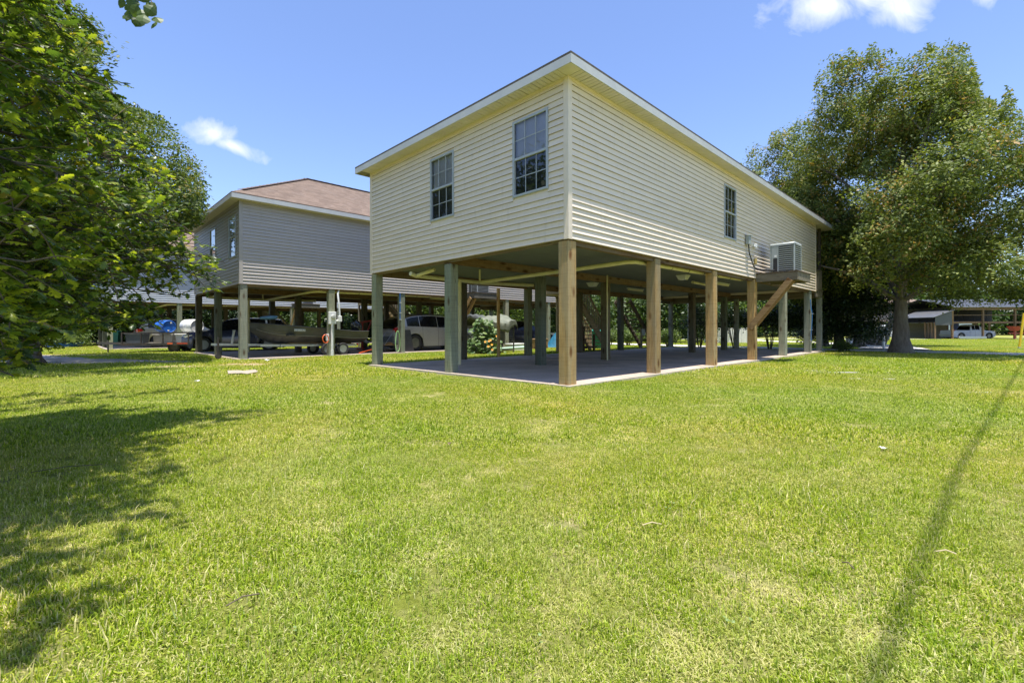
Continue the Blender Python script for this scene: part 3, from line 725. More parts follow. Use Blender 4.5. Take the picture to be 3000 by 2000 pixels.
def puffs(center, radii, n, pr, rg, top=1.0):
    out = []; c = np.array(center); R_ = np.array(radii)
    for i in range(n):
        d = rg.normal(0, 1, 3); d /= np.linalg.norm(d); 
        if d[2] < -.35: d[2] *= -.6
        k = rg.uniform(.45, 1.0)**.6; p = c + d*(R_ - pr*.8)*k; s = pr*rg.uniform(.65, 1.25); out.append((*p, s*1.15, s*1.15, s*.75))
    return out
def tree(name, label, base, height, centers, nclus, per, leaf, m, trunk_r, barkm=bark, lean=(0, 0), group=None, seed=1, cs=.22, cat='tree', tmpl=T_DIA, limbs=8, flare=1.6, orange=0.0, limit=None, tlimit=None, split=1, trunk_top=.72, bias=.35):
    rg = np.random.default_rng(seed); rd = random.Random(seed)
    b = Vector(base); root = thing(name, label, cat, b, 0, group); lc = [(c[0]-b.x, c[1]-b.y, c[2]-b.z, *c[3:6]) for c in centers]
    tb = MB(); top = Vector((lean[0], lean[1], height*trunk_top)); pts, rs = [], []
    for i in range(14):
        t = i/13; w = .06*height*.1; pts.append(Vector((lean[0]*t + math.sin(t*5+seed)*w, lean[1]*t + math.cos(t*4+seed)*w, -.2 + (top.z+.2)*t)))
        rs.append(trunk_r*(1+(flare-1)*math.exp(-t*16))*(1-.75*t))
    tb.tube(pts, rs, 14); 
    if flare > 1.2:
        for k in range(7):
            a = k*.9+rd.uniform(-.2, .2); d = Vector((math.cos(a), math.sin(a), 0)); tb.tube([pts[0]+d*trunk_r*flare*1.35+Vector((0, 0, .02)), pts[0]+d*trunk_r*1.1+Vector((0, 0, .38)), pts[2]+d*trunk_r*.55+Vector((0, 0, .4))], [trunk_r*.1, trunk_r*.3, trunk_r*.25], 7)
    tb.build('trunk', barkm, root, smooth=True)
    big = sorted(lc, key=lambda c: -c[3])[:limbs*3]; rd.shuffle(big)
    for c in big[:limbs]:
        e = Vector(c[:3]); t0 = min(.95, max(.28, (e.z*.55)/max(top.z, .1))); s = pts[int(t0*13)]; mid = s.lerp(e, .5) + Vector((0, 0, .08*(e-s).length))
        q = MB(); r0 = trunk_r*.34; q.tube([s, s.lerp(mid, .5)+Vector((rd.uniform(-.1, .1), 0, .05)), mid, mid.lerp(e, .6), e], [r0, r0*.8, r0*.6, r0*.4, r0*.12], 7)
        for k in range(3):
            dd = Vector((rd.gauss(0, 1), rd.gauss(0, 1), rd.uniform(0, 1))).normalized()*c[3]*.9; q.tube([mid.lerp(e, .35+.2*k), e.lerp(mid, .25)+dd*.6, e+dd], [r0*.32, r0*.2, r0*.06], 5)
        q.build('branch', barkm, root, smooth=True)
    cp, cd = ellip(lc, nclus, rg, bias)
    cp = cp[cp[:, 2] > .15]; cd = cd[:len(cp)]
    n = len(cp)*per; pos = np.repeat(cp, per, axis=0) + rg.normal(0, cs, (n, 3)); pos = pos[:]; dr = np.repeat(cd, per, axis=0)
    rn = np.clip(np.repeat(rg.random(len(cp)), per)*.55 + rg.random(n)*.42, 0, .945)
    if orange > 0:
        oc = np.repeat((rg.random(len(cp)) < orange) & (cp[:, 2] > height*.25), per) & (rg.random(n) < .55); rn = np.where(oc, rg.uniform(.955, 1, n), rn)
    nr = dr*.5 + np.array([0, -.1, .75])
    keep = pos[:, 2] > .08
    if limit is not None:
        wx, wy, wz = pos[:, 0]+b.x, pos[:, 1]+b.y, pos[:, 2]+b.z; qx = 1500+FPX*wx/np.maximum(wy, .5); qy = 965-FPX*(wz-1)/np.maximum(wy, .5); keep &= (qx < np.interp(qy, *limit)+rg.normal(0, 9, len(qx))) | (wy < 12.5)
    if tlimit is not None:
        wx, wy, wz = pos[:, 0]+b.x, pos[:, 1]+b.y, pos[:, 2]+b.z; qx = 1500+FPX*wx/wy; qy = 965-FPX*(wz-1)/wy; keep &= qy > np.interp(qx, *tlimit)+np.abs(rg.normal(0, 16, len(qx)))-14+9*np.sin(qx*.11)
    leafcloud('crown', pos[keep], leaf*rg.uniform(.7, 1.3, keep.sum()), nr[keep], tmpl, m, root, rnd=rn[keep], rg=rg, spread=.55)
    return root
def ring_puffs(x, y, specs, rg, jit=.25):
    """specs: (z, radius of the ring, n, puff radius)"""
    out = []
    for z, r, n, pr in specs:
        a0 = rg.uniform(0, 6.28)
        for i in range(n):
            a = a0 + 2*math.pi*i/n + rg.uniform(-.25, .25); rr = r*rg.uniform(.8, 1.1); s = pr*rg.uniform(.75, 1.2)
            out.append((x+rr*math.cos(a), y+rr*math.sin(a), z+rg.uniform(-jit, jit), s*1.15, s*1.15, s*.72))
    return out
# --- the big water oak at the right
rg = np.random.default_rng(5); bx, by = 17.0, 20.3; bz = float(gz(bx, by))
cs_ = ring_puffs(bx, by, [(2.75, 3.9, 9, .8), (3.4, 4.6, 10, 1.1), (3.9, 2.3, 6, 1.2), (4.9, 5.2, 13, 1.35), (5.2, 2.6, 6, 1.4), (6.6, 5.0, 13, 1.4), (6.8, 2.2, 5, 1.4), (8.3, 4.3, 12, 1.35), (8.6, 1.8, 5, 1.4),
                          (10.0, 3.3, 10, 1.2), (10.3, 1.0, 4, 1.3), (11.4, 2.5, 8, 1.0), (12.2, 1.7, 6, .85)], rg)
cs_ += [(bx-5.6, by-2.2, 6.2, 1.5, 1.5, 1.0), (bx-6.3, by-1.5, 5.0, 1.3, 1.3, .9), (bx-1.4, by-1, 12.2, 1.1, 1.1, .8), (bx+1.5, by-.6, 12.5, 1.2, 1.2, .8), (bx+2.4, by, 11.4, 1.1, 1.1, .9), (bx-5.2, by-1, 7.4, 1.2, 1.2, .8)]
cs_ = [((c[0]*(c[1]+4.5)/c[1], c[1]+4.5, c[2]+(c[2]-1)*4.5/c[1], *c[3:]) if (1500+1367*(c[0]-c[3])/c[1] < 2480 and c[1] < 21.5) else c) for c in cs_]
cs_ = [(*c[:2], c[2]*.92, *c[3:]) for c in cs_] + [(13.3, 26, 9.4, 1.3, 1.3, .8), (14.6, 26, 8.2, 1.5, 1.5, 1.0), (14.4, 25.5, 10.6, 1.4, 1.4, .9), (15.8, 25.5, 9.4, 1.6, 1.6, 1.1), (12.6, 26.5, 8.3, 1.1, 1.1, .7), (16.8, 25, 7.4, 1.6, 1.6, 1.1), (15.8, 26, 11.6, 1.3, 1.3, .9), (14.1, 20.4, 11.7, 1.1, 1.1, .8), (13.9, 20.6, 10.3, 1.2, 1.2, .8), (14.6, 20.0, 12.5, 1.0, 1.0, .7), (19.3, 20, 12.2, 1.1, 1.1, .8), (19.6, 20.2, 10.7, 1.2, 1.2, .9), (16.0, 19.6, 12.9, .9, .9, .6), (17.6, 19.8, 13.0, .9, .9, .6), (18.9, 19.9, 13.1, .7, .7, .5)]
tree('oak_tree', 'large round crowned oak with orange new leaves and thick trunk right of the cream house', (bx, by, bz), 12.2, cs_, 8200, 32, .135, lf_big, .25, seed=5, limbs=20, flare=2.2, orange=.15, cs=.155, tlimit=([2140, 2190, 2240, 2275, 2330, 2345, 2385, 2400, 2450, 2530, 2560, 2640, 2665, 2700, 2830, 2862, 2880, 2930, 2960, 3000, 3060, 3300], [500, 430, 440, 375, 365, 300, 290, 180, 148, 165, 145, 165, 185, 150, 138, 210, 300, 310, 270, 350, 420, 640]), trunk_top=.85, bias=.32)
# --- oak with small leaves behind the near one, at the left
rg = np.random.default_rng(8); bx, by = -15.2, 14.6
cs_ = ring_puffs(bx, by, [(2.6, 3.6, 8, .9), (3.6, 4.6, 12, 1.1), (5.0, 5.0, 12, 1.2), (5.2, 2.6, 6, 1.2), (6.6, 4.4, 10, 1.2), (8.2, 3.6, 8, 1.2), (9.6, 2.6, 7, 1.1), (10.6, 1.2, 4, 1.0)], rg)
cs_ += [(-9.5, 11.2, 4.0, 1.0, 1.0, .6), (-11, 10.6, 4.2, 1.3, 1.3, .7), (-12.6, 10.4, 4.0, 1.4, 1.4, .8), (-14.2, 10.2, 4.2, 1.4, 1.4, .8), (-10.4, 15.4, 5.0, 1.0, 1.0, .7), (-10.0, 15.5, 4.0, .9, .9, .6), (-12.0, 14.5, 9.2, .9, .9, .6)]
tree('oak_tree', 'small leaved oak behind the nearest branches at left, its crown edge against the sky', (bx, by, float(gz(bx, by))), 11, cs_, 7600, 26, .115, lf_small, .28, seed=9, limbs=14, cs=.15, orange=.08, limit=([0, 60, 160, 200, 300, 335, 400, 500, 610, 650, 690, 760, 860], [230, 290, 300, 270, 350, 470, 540, 596, 600, 585, 520, 440, 300]))
# --- trees behind and around (masses seen between the posts and under the houses)
def round_tree(label, x, y, h, r, m, seed, group=None, name='tree', n=420, per=22, leaf=.26, low=.25, tr=.2, lean=(0, 0), barkm=bark_d, cs=.35, npf=22, cat='tree'):
    rg_ = np.random.default_rng(seed); z0 = float(gz(x, y)); c = (x+lean[0], y+lean[1], z0 + h*(low+1)/2); R_ = (r, r, h*(1-low)/2)
    pf = puffs(c, R_, npf, r*.34, rg_)
    if low < .05: pf += ring_puffs(x, y, [(z0+.9, r*.75, 9, r*.3), (z0+2.0, r*.85, 9, r*.32), (z0+3.2, r*.8, 8, r*.32)], rg_)
    return tree(name, label, (x, y, z0), h, pf, n, per, leaf, m, tr, barkm, lean, group, seed, cs, cat=cat, limbs=5, flare=1.5, trunk_top=.6)
TB = 'trees in the belt behind the houses'
k = 0
belt = []
rb = random.Random(3)
for i in range(40):
    an = R(-72 + i*3.7); rr = rb.uniform(62, 74) + 8*math.sin(i*.5)
    if an > .1: rr += 12
    if an > .55: rr = 140 + 6*math.sin(i)
    belt.append((rr*math.sin(an), rr*math.cos(an), rb.uniform(8.5, 11) + (3.5 if an > .55 else 0), rb.uniform(4.6, 6) + (3 if an > .55 else 0)))
for (x, y, h, r) in belt:
    k += 1
    round_tree('far background tree in the wooded belt beyond the houses and road', x, y, h, r, [lf_mid, lf_dark, lf_light, lf_mid, lf_dark][k % 5], 100+k, group=TB, name='background_tree', n=520, per=20, leaf=.62, low=-.08, cs=.6, npf=34)
for i in range(9):
    round_tree('far background tree in the wooded belt beyond the houses and road', 52+i*10, 92+4*math.sin(i*2.1), 10.5+math.sin(i*1.7), 6, [lf_mid, lf_dark][i % 2], 400+i, group=TB, name='background_tree', n=420, per=20, leaf=.7, low=-.08, cs=.6, npf=30)
TM = [(5.4, 40, 7.5, 3.6, lf_mid, 'leafy green tree seen past the staircase under the cream house'), (9.5, 44, 7, 3.4, lf_light, 'yellow green willow like tree between the far posts of the cream house'),
      (14.2, 41, 7, 3.4, lf_mid, 'mid green tree behind the low hedge, right of the yellow green one'), (-1.0, 43, 7, 3.4, lf_light, 'light green tree beyond the tarp covered coop'), (-6.5, 41, 6.5, 3.2, lf_light, 'bright shrubby tree beyond the silver car'),
      (-12.5, 44, 6.5, 3.4, lf_mid, 'green tree beyond the staircase of the tan house'), (2.2, 47, 8, 3.6, lf_dark, 'dark tree right of the light green tree beyond the coop')]
for i, (x, y, h, r, m, lb) in enumerate(TM): round_tree(lb, x, y, h, r, m, 140+i, n=800, per=24, leaf=.26, low=.0)
# hedge of small trees at the left, behind the kiddie pool
for i, (x, y, h, r) in enumerate([(-31, 33, 5, 3), (-27, 36, 5.5, 3), (-37, 30, 6, 3.4), (-42, 34, 7, 3.5), (-22, 44, 5, 3), (-25.5, 40, 5, 3)]):
    round_tree(['thicket tree directly behind the blue pool','second thicket tree right of the blue pool','thicket tree left of the blue pool','tall thicket tree at far left beyond the gravel','rightmost thicket tree by the left posts','thicket tree behind the green wheelie bin at left'][i], x, y, h, r, lf_dark if i % 2 else lf_mid, 160+i, group='thicket trees behind the blue pool', n=900, per=22, leaf=.22, low=.0)
# right hand trees with visible trunks
for i, (x, y, h, r, ln, tr, lb) in enumerate([
    (21.6, 29.0, 9, 4.2, (0, 0), .26, 'tree with pale split trunk right of the cream house, beyond the lane'),
    (20.2, 30.0, 8, 3.6, (-.3, 0), .16, 'thin trunked tree just right of the porch, beyond the lane'),
    (25.0, 32.6, 8, 4.0, (0, 0), .22, 'tree beside the small white trailer at the back right'),
    (24.3, 31.0, 8.5, 3.8, (2.6, 0), .26, 'tree with a leaning trunk left of the big oak trunk')]):
    round_tree(lb, x, y, h, r, lf_dark if i % 2 == 0 else lf_mid, 180+i, n=1300, per=24, leaf=.18, low=.22, lean=ln, tr=tr, barkm=bark, cs=.28)
rg = np.random.default_rng(31)
tree('evergreen_tree', 'dense dark evergreen between the porch and the big oak', (17.2, 24.6, -.08), 7.5, ring_puffs(17.2, 24.6, [(.9, 1.4, 6, .8), (2.2, 1.8, 8, .9), (3.6, 1.8, 8, .9), (5.0, 1.4, 7, .9), (6.4, .8, 5, .8)], rg), 3000, 24, .12, lf_dark, .2, bark_d, seed=33, cs=.18, limbs=5)
# shrubs
def shrub(label, x, y, h, r, m, seed, leaf=.075, n=260, per=20, group=None, name='shrub', cs=.12):
    rg_ = np.random.default_rng(seed); z0 = float(gz(x, y)); root = thing(name, label, 'shrub', (x, y, z0), 0, group)
    pf = [(c[0], c[1], max(c[2], c[5]*.8), *c[3:]) for c in puffs((0, 0, h*.52), (r, r, h*.5), 14, r*.4, rg_)]
    cp, cd = ellip(pf, n, rg_, .5); npos = np.repeat(cp, per, axis=0) + rg_.normal(0, cs, (len(cp)*per, 3)); kp = npos[:, 2] > .01
    leafcloud('foliage', npos[kp], leaf*rg_.uniform(.7, 1.3, kp.sum()), (np.repeat(cd, per, axis=0)*.5+np.array([0, 0, .7]))[kp], T_DIA, m, root, rg=rg_)
    st = MB(); rd = random.Random(seed)
    for k_ in range(9):
        a = rd.uniform(0, 6.28); e = Vector((math.cos(a)*r*.7, math.sin(a)*r*.7, h*rd.uniform(.6, .9))); st.tube([(e.x*.08, e.y*.08, -.05), (e.x*.4, e.y*.4, e.z*.55), e], [.022, .016, .005], 5)
    st.build('stems', bark_d, root); return root
for i, (a, b, h, r) in enumerate([(20.0, 1.0, 2.5, 1.05), (19.7, 2.6, 2.7, 1.1), (19.9, 4.4, 2.6, 1.1), (19.8, 6.3, 2.9, 1.1)]):
    q = plot(a, b); shrub(['nearest','second','third','farthest'][i]+' of the tall dark glossy shrubs in the row beyond the porch', q.x, q.y, h, r, lf_dark, 200+i, leaf=.10, n=300, group='dark shrubs beyond the porch')
for i, (a, b) in enumerate([(19.8, 8.2), (19.9, 9.6), (19.9, 11.0), (20.0, 12.4), (20.0, 13.8), (20.0, 15.2)]):
    q = plot(a, b); shrub(['rightmost','fifth','fourth','third','second','leftmost'][i]+' pale green shrub from the left in the low hedge beyond the slab', q.x, q.y, 1.05, .85, lf_light, 220+i, leaf=.09, n=180, group='low hedge beyond the cream house')
q = plot(19.3, -.5); shrub('low weedy shrub at the foot of the last porch post', q.x, q.y, .5, .45, lf_mid, 240, n=90, leaf=.07)
for i, (x, y) in enumerate([(-20.5, 36.5), (-24, 31.5), (-28, 29.5)]):
    shrub(['right hand','middle','left hand'][i]+' low yellow green bush at the lawn edge at far left', x, y, 1.0, 1.6, lf_light, 250+i, leaf=.12, n=200, group='yellow green bushes at the left lawn edge')
# trees behind the photographer (they show in the window glass)
for i, (x, y, h) in enumerate([(-9, -11, 9), (-17, -8, 8), (2, -16, 9), (12, -14, 8), (20, -9, 8), (-25, -3, 9), (-14.5, 8.3, 10.3)]):
    round_tree('tree across the street behind the camera, mirrored in the window glass', x, y, h, 3.8, lf_mid, 300+i, group='trees behind the camera', n=260, per=18, leaf=.3, low=.2)

# ------------------------------------------------------------------ near oak whose branches hang into the picture from the left
def near_oak():
    base = Vector((-7.6, 2.4, -.05)); root = thing('oak_tree', 'nearest oak at left, large lobed leaves on branches hanging into the picture', 'tree', base)
    rd = random.Random(4); rg = np.random.default_rng(44)
    tk = MB(); tp = [Vector((0, 0, -.2)), Vector((0, 0, .6)), Vector((.15, .1, 2.2)), Vector((.4, .2, 4.0)), Vector((.6, .3, 6.2)), Vector((.7, .5, 8.0))]
    tk.tube(tp, [.55, .36, .33, .27, .18, .06], 14); tk.build('trunk', bark, root, smooth=True)
    tips = [  # px, py, depth of the branch tips in the photograph, start height
        (640, 800, 5.6, 2.3), (545, 870, 5.2, 2.0), (470, 960, 5.0, 1.8), (590, 730, 5.9, 2.6), (500, 640, 5.4, 2.8), (520, 520, 5.6, 3.0), (430, 560, 4.6, 2.8),
        (435, 290, 4.8, 3.6), (470, 400, 5.2, 3.4), (340, 250, 4.4, 3.8), (350, 140, 4.2, 4.2), (300, 30, 4.0, 4.6), (230, -120, 3.6, 5.0), (120, 40, 3.2, 4.4),
        (380, 480, 4.0, 2.9), (300, 600, 3.7, 2.5), (250, 700, 3.4, 2.2), (330, 780, 4.3, 2.1), (200, 860, 3.5, 1.9), (130, 1010, 3.1, 1.7), (40, 1080, 2.7, 1.6), (60, 920, 2.6, 1.8),
        (250, 380, 3.6, 3.4), (150, 250, 3.2, 3.8), (90, 480, 2.7, 2.8), (110, 620, 2.5, 2.5), (70, 760, 2.4, 2.2), (30, 330, 2.6, 3.3), (380, 880, 4.8, 1.9), (290, 950, 4.4, 1.8),
        (20, 150, 2.7, 3.8), (200, 500, 3.1, 2.9), (160, 950, 3.6, 1.9), (420, 700, 4.9, 2.5), (330, 650, 5.8, 2.6), (230, 560, 5.6, 2.8), (120, 560, 4.6, 2.8), (60, 650, 4.6, 2.6),
        (150, 780, 5.0, 2.4), (60, 850, 4.4, 2.1), (240, 880, 5.4, 2.0), (140, 360, 4.6, 3.4), (30, 450, 4.2, 3.0), (40, 230, 4.4, 3.8), (150, 130, 5.0, 4.3), (330, 380, 5.6, 3.5), (10, 960, 3.6, 1.9), (60, 980, 3.4, 1.8), (180, 960, 4.2, 1.8), (90, 900, 3.8, 1.9), (220, 930, 5.0, 1.9), (30, 1040, 3.0, 1.7), (280, 900, 5.2, 1.9), (120, 1040, 4.2, 1.7), (70, 1000, 5.0, 1.8), (0, 880, 3.2, 2.0), (665, 770, 5.6, 2.3), (655, 830, 5.4, 2.2), (620, 760, 5.7, 2.4), (600, 690, 5.6, 2.6)]
    # the crown goes on out of frame: above and beside the camera
    for (x, y, z) in [(-2.6, 1.6, 4.2), (-2.3, 2.6, 4.6), (-3.2, .6, 4.0), (-2.0, .9, 5.2), (-3.4, 3.4, 5.4), (-4.2, 1.2, 5.6), (-3.0, -1.0, 4.4), (-3.8, 4.6, 5.6), (-3.5, 5.6, 4.9), (-4.6, 6.4, 5.2), (-4.2, -2, 5), (-5.4, 3, 7), (-3.0, 2.2, 6.2), (-5.2, 5.2, 6.6), (-6.5, 7.2, 4.2), (-5.6, 7.6, 3.4), (-7.5, 6.8, 5.4), (-2.9, 3.5, 4.9), (-1.9, 1.9, 4.6), (-2.4, 2.8, 5.4), (-2.0, 1.2, 4.8), (-1.2, .2, 3.9), (-2.2, 1.9, 3.9), (-2.6, .2, 3.3), (-2.4, -.4, 4.8), (-1.5, 1.2, 4.0), (-1.7, .7, 3.6), (-1.3, .5, 4.6), (-1.9, 1.5, 4.3), (-2.1, 2.2, 5.2), (-1.6, .1, 4.2), (-2.9, 5.0, 6.2), (-3.0, 4.2, 6.4)]:
        tips.append((x, y, z))
    pos, nrm, tan, sz = [], [], [], []
    LY = [-100, 0, 60, 130, 200, 290, 420, 520, 640, 740, 820, 900, 960, 1010, 1060, 1120]; LX = [250, 260, 300, 330, 340, 430, 440, 520, 580, 650, 680, 580, 480, 170, 140, 60]
    def inside(p, m_=0):
        q = p + base
        if q.y < .05: return True
        px_, py_ = 1500+FPX*q.x/q.y, 965-FPX*(q.z-1)/q.y
        if px_ < -60 or px_ > 3000 or py_ < -60 or py_ > 2000: return True
        return py_ < 1100 and px_ < np.interp(py_, LY, LX) + m_
    tw = MB()
    for T in tips:
        if len(T) == 4: tip = P(*T[:3]); h0 = T[3]
        else: tip = Vector(T); h0 = max(2.2, tip.z*.62)
        tip = tip - base; t = min(1, h0/8); s = Vector((.4*t*2, .2*t*2, h0-.3))
        L = (tip-s).length; side = Vector((rd.uniform(-.3, .3), rd.uniform(-.3, .3), 0)); mid = s.lerp(tip, .55) + Vector((0, 0, .10*L)) + side
        path = []
        for i in range(13):
            u = i/12; path.append(s*(1-u)**2 + mid*2*u*(1-u) + tip*u*u + Vector((rd.gauss(0, .02), rd.gauss(0, .02), rd.gauss(0, .02))))
        cut = next((i for i in range(3, 13) if not inside(path[i], 4)), 13); path = path[:max(cut, 3)]; NP = len(path)
        q = MB(); q.tube(path, [.05*(1-i/12)**1.3+.004 for i in range(NP)], 7); q.build('branch', bark_d, root, smooth=True)
        for i in range(4, NP):
            p = path[i]; d = (path[min(i+1, NP-1)]-path[i-1]).normalized(); n_t = 6 if i > 6 else 4
            for j in range(n_t + (1 if i > 9 else 0)):
                a = rd.uniform(0, 6.28); perp = d.orthogonal().normalized(); perp = (Matrix.Rotation(a, 3, d) @ perp)
                dd = (d*rd.uniform(.4, 1.1) + perp*rd.uniform(.5, 1.0) + Vector((0, 0, rd.uniform(-.25, .12)))).normalized(); ln = rd.uniform(.2, .5)
                st_ = p.lerp(path[i-1], rd.random()); e = st_+dd*ln; m_ = st_.lerp(e, .5)+Vector((0, 0, .03))
                if inside(e, -6) and inside(m_, -6): tw.tube([st_, m_, e], [.006, .004, .002], 4, caps=False)
                else: continue
                nl = rd.randint(11, 16)
                for k_ in range(nl):
                    u = .25 + .78*(k_+rd.random())/nl; u = min(u, 1.0); q_ = st_*(1-u)**2 + m_*2*u*(1-u) + e*u*u
                    out_ = Matrix.Rotation(rd.uniform(0, 6.28), 3, dd) @ dd.orthogonal().normalized()
                    tdir = (dd*rd.uniform(.5, 1.2) + out_*.8 + Vector((0, 0, -.25))).normalized()
                    pos.append(q_); tan.append(tdir); nrm.append(Vector((rd.gauss(0, .45), rd.gauss(0, .45), .9))); sz.append(rd.uniform(.055, .112))
    tw.build('twigs', twig_m, root)
    pos = np.array(pos); nrm = np.array(nrm); tan = np.array(tan); sz = np.array(sz)
    # keep the view ahead of the lens clear
    wp = pos + np.array(base); dist = np.linalg.norm(wp - np.array([0, 0, 1.0]), axis=1)
    px = 1500 + FPX*wp[:, 0]/np.maximum(wp[:, 1], .01); py = 965 - FPX*(wp[:, 2]-1)/np.maximum(wp[:, 1], .01)
    infr = (wp[:, 1] > 0) & (px > -60) & (px < 3000) & (py > -60) & (py < 2000)
    lim = np.interp(py, LY, LX)
    cn = np.sin(px*.031+np.sin(py*.023)*2)*np.cos(py*.037+px*.011)
    edge = np.clip((lim-px)/190 + .25 + cn*.38, .03, 1)
    ok = ~infr | ((px < lim + rg.normal(0, 14, len(px))) & (rg.random(len(px)) < edge) & (py < 1125) & (dist > 1.9))
    pos, nrm, tan, sz, dist, infr = pos[ok], nrm[ok], tan[ok], sz[ok], dist[ok], infr[ok]
    rn = np.clip(rg.random(len(pos))*.92 + rg.normal(0, .04, len(pos)), 0, .93); rn = np.where(rg.random(len(pos)) < .015, 1.0, rn)
    key = np.where(infr, dist, 99); order = np.argsort(key); near = order[:270]; rest = order[270:]
    leafcloud('foliage', pos[rest], sz[rest], nrm[rest], T_OAK, lf_oak, root, rnd=rn[rest], tang=tan[rest], spread=.15, rg=rg, kind='stuff')
    # the largest leaves are parts of their own; five tints of one shared leaf mesh
    tv, tf = T_OAK; ms = []
    for t in (.15, .35, .55, .75, .9):
        me = bpy.data.meshes.new('leaf'); me.from_pydata([tuple(v) for v in tv], [], tf); me.materials.append(lf_oak)
        at = me.attributes.new('rnd', 'FLOAT', 'FACE'); at.data.foreach_set('value', [t]*len(tf)); ms.append(me)
    for i in near:
        n_ = Vector(nrm[i]).normalized(); t_ = Vector(tan[i]); t_ = (t_ - n_*t_.dot(n_)).normalized(); b_ = n_.cross(t_)
        o = inst('leaf', ms[rd.randrange(5)], root); o.matrix_local = Matrix.Translation(pos[i]) @ Matrix((t_, b_, n_)).transposed().to_4x4() @ Matrix.Scale(sz[i], 4)
    print('near leaves', len(pos))
near_oak()
# sprig of a second tree hanging into the top of the picture
def sprig():
    root = thing('hanging_branch', 'sprig of rounded heart shaped leaves hanging in at the top left edge', 'branch', P(395, -260, 2.3)); rd = random.Random(2); b = P(395, -260, 2.3)
    st = MB(); tips = [P(410, 60, 2.2)-b, P(450, 20, 2.2)-b, P(365, 0, 2.3)-b]
    for t in tips: st.tube([(0, 0, .45), t*.35+Vector((.02, 0, .03)), t*.7, t], [.006, .004, .003, .0015], 5)
    st.tube([(0, 0, .45), (-1.0, -.3, 1.3), (-3.2, -.8, 1.9)], [.008, .02, .05], 6); st.build('branch', twig_m, root)
    me = bpy.data.meshes.new('leaf'); me.from_pydata([tuple(v) for v in T_BROAD[0]], [], T_BROAD[1]); me.materials.append(lf_mid)
    at = me.attributes.new('rnd', 'FLOAT', 'FACE'); at.data.foreach_set('value', [.6]*len(T_BROAD[1]))
    for (px, py, s) in [(372, 6, .055), (385, 22, .06), (398, 40, .06), (413, 44, .062), (425, 38, .06), (438, 28, .058), (455, 44, .055), (452, 12, .06), (430, 4, .06), (405, 8, .06), (390, -14, .06), (440, -20, .06), (462, 58, .045), (415, 22, .05), (365, -10, .05), (410, -40, .06), (380, -50, .06), (440, -60, .06)]:
        p = P(px, py, 2.2+rd.uniform(-.06, .06))-b; n_ = Vector((rd.gauss(0, .5), -1, rd.gauss(.3, .4))).normalized(); t_ = Vector((rd.gauss(0, .5), rd.gauss(0, .3), -1)); t_ = (t_-n_*t_.dot(n_)).normalized(); bb = n_.cross(t_)
        o = inst('leaf', me, root); o.matrix_local = Matrix.Translation(p) @ Matrix((t_, bb, n_)).transposed().to_4x4() @ Matrix.Scale(s, 4)
sprig()

# ------------------------------------------------------------------ grass
def grass_mat():
    m, nt, b, out = nodes_of('grass_blades')
    at = N(nt, 'ShaderNodeAttribute', attribute_name='rnd'); pos = N(nt, 'ShaderNodeNewGeometry').outputs['Position']; oi = N(nt, 'ShaderNodeObjectInfo')
    g = ramp(nt, at.outputs['Fac'], [(0, (.12, .18, .010)), (.3, (.26, .33, .018)), (.58, (.42, .47, .03)), (.76, (.54, .54, .08)), (.86, (.62, .52, .23)), (1, (.74, .60, .38))])
    n1 = noise(nt, pos, .7, 3, .6); n2 = noise(nt, pos, 3.0, 5, .65); n4 = noise(nt, pos, .23, 3, .5)
    s = N(nt, 'ShaderNodeMath', {0: n1, 1: n2}, operation='ADD').outputs[0]; s = N(nt, 'ShaderNodeMath', {0: s, 1: .5}, operation='MULTIPLY').outputs[0]
    f = ramp(nt, s, [(.47, 0), (.64, .55)])
    c = mixc(nt, f, g, (.56, .49, .22))
    c = mixc(nt, ramp(nt, n4, [(.4, 0), (.65, 1)]), mixc(nt, 1.0, c, (.84, .98, .80), 'MULTIPLY'), mixc(nt, 1.0, c, (1.1, 1.06, .95), 'MULTIPLY'))
    nt.links.new(c, b.inputs['Base Color']); b.inputs['Roughness'].default_value = .5; b.inputs['Specular IOR Level'].default_value = .35
    tr = N(nt, 'ShaderNodeBsdfTranslucent'); nt.links.new(mixc(nt, 1.0, c, (1.25, 1.3, .6), 'MULTIPLY'), tr.inputs[0])
    mx = N(nt, 'ShaderNodeMixShader', {0: .42}); nt.links.new(b.outputs[0], mx.inputs[1]); nt.links.new(tr.outputs[0], mx.inputs[2]); nt.links.new(mx.outputs[0], out.inputs[0]); return m
grass_m = grass_mat()
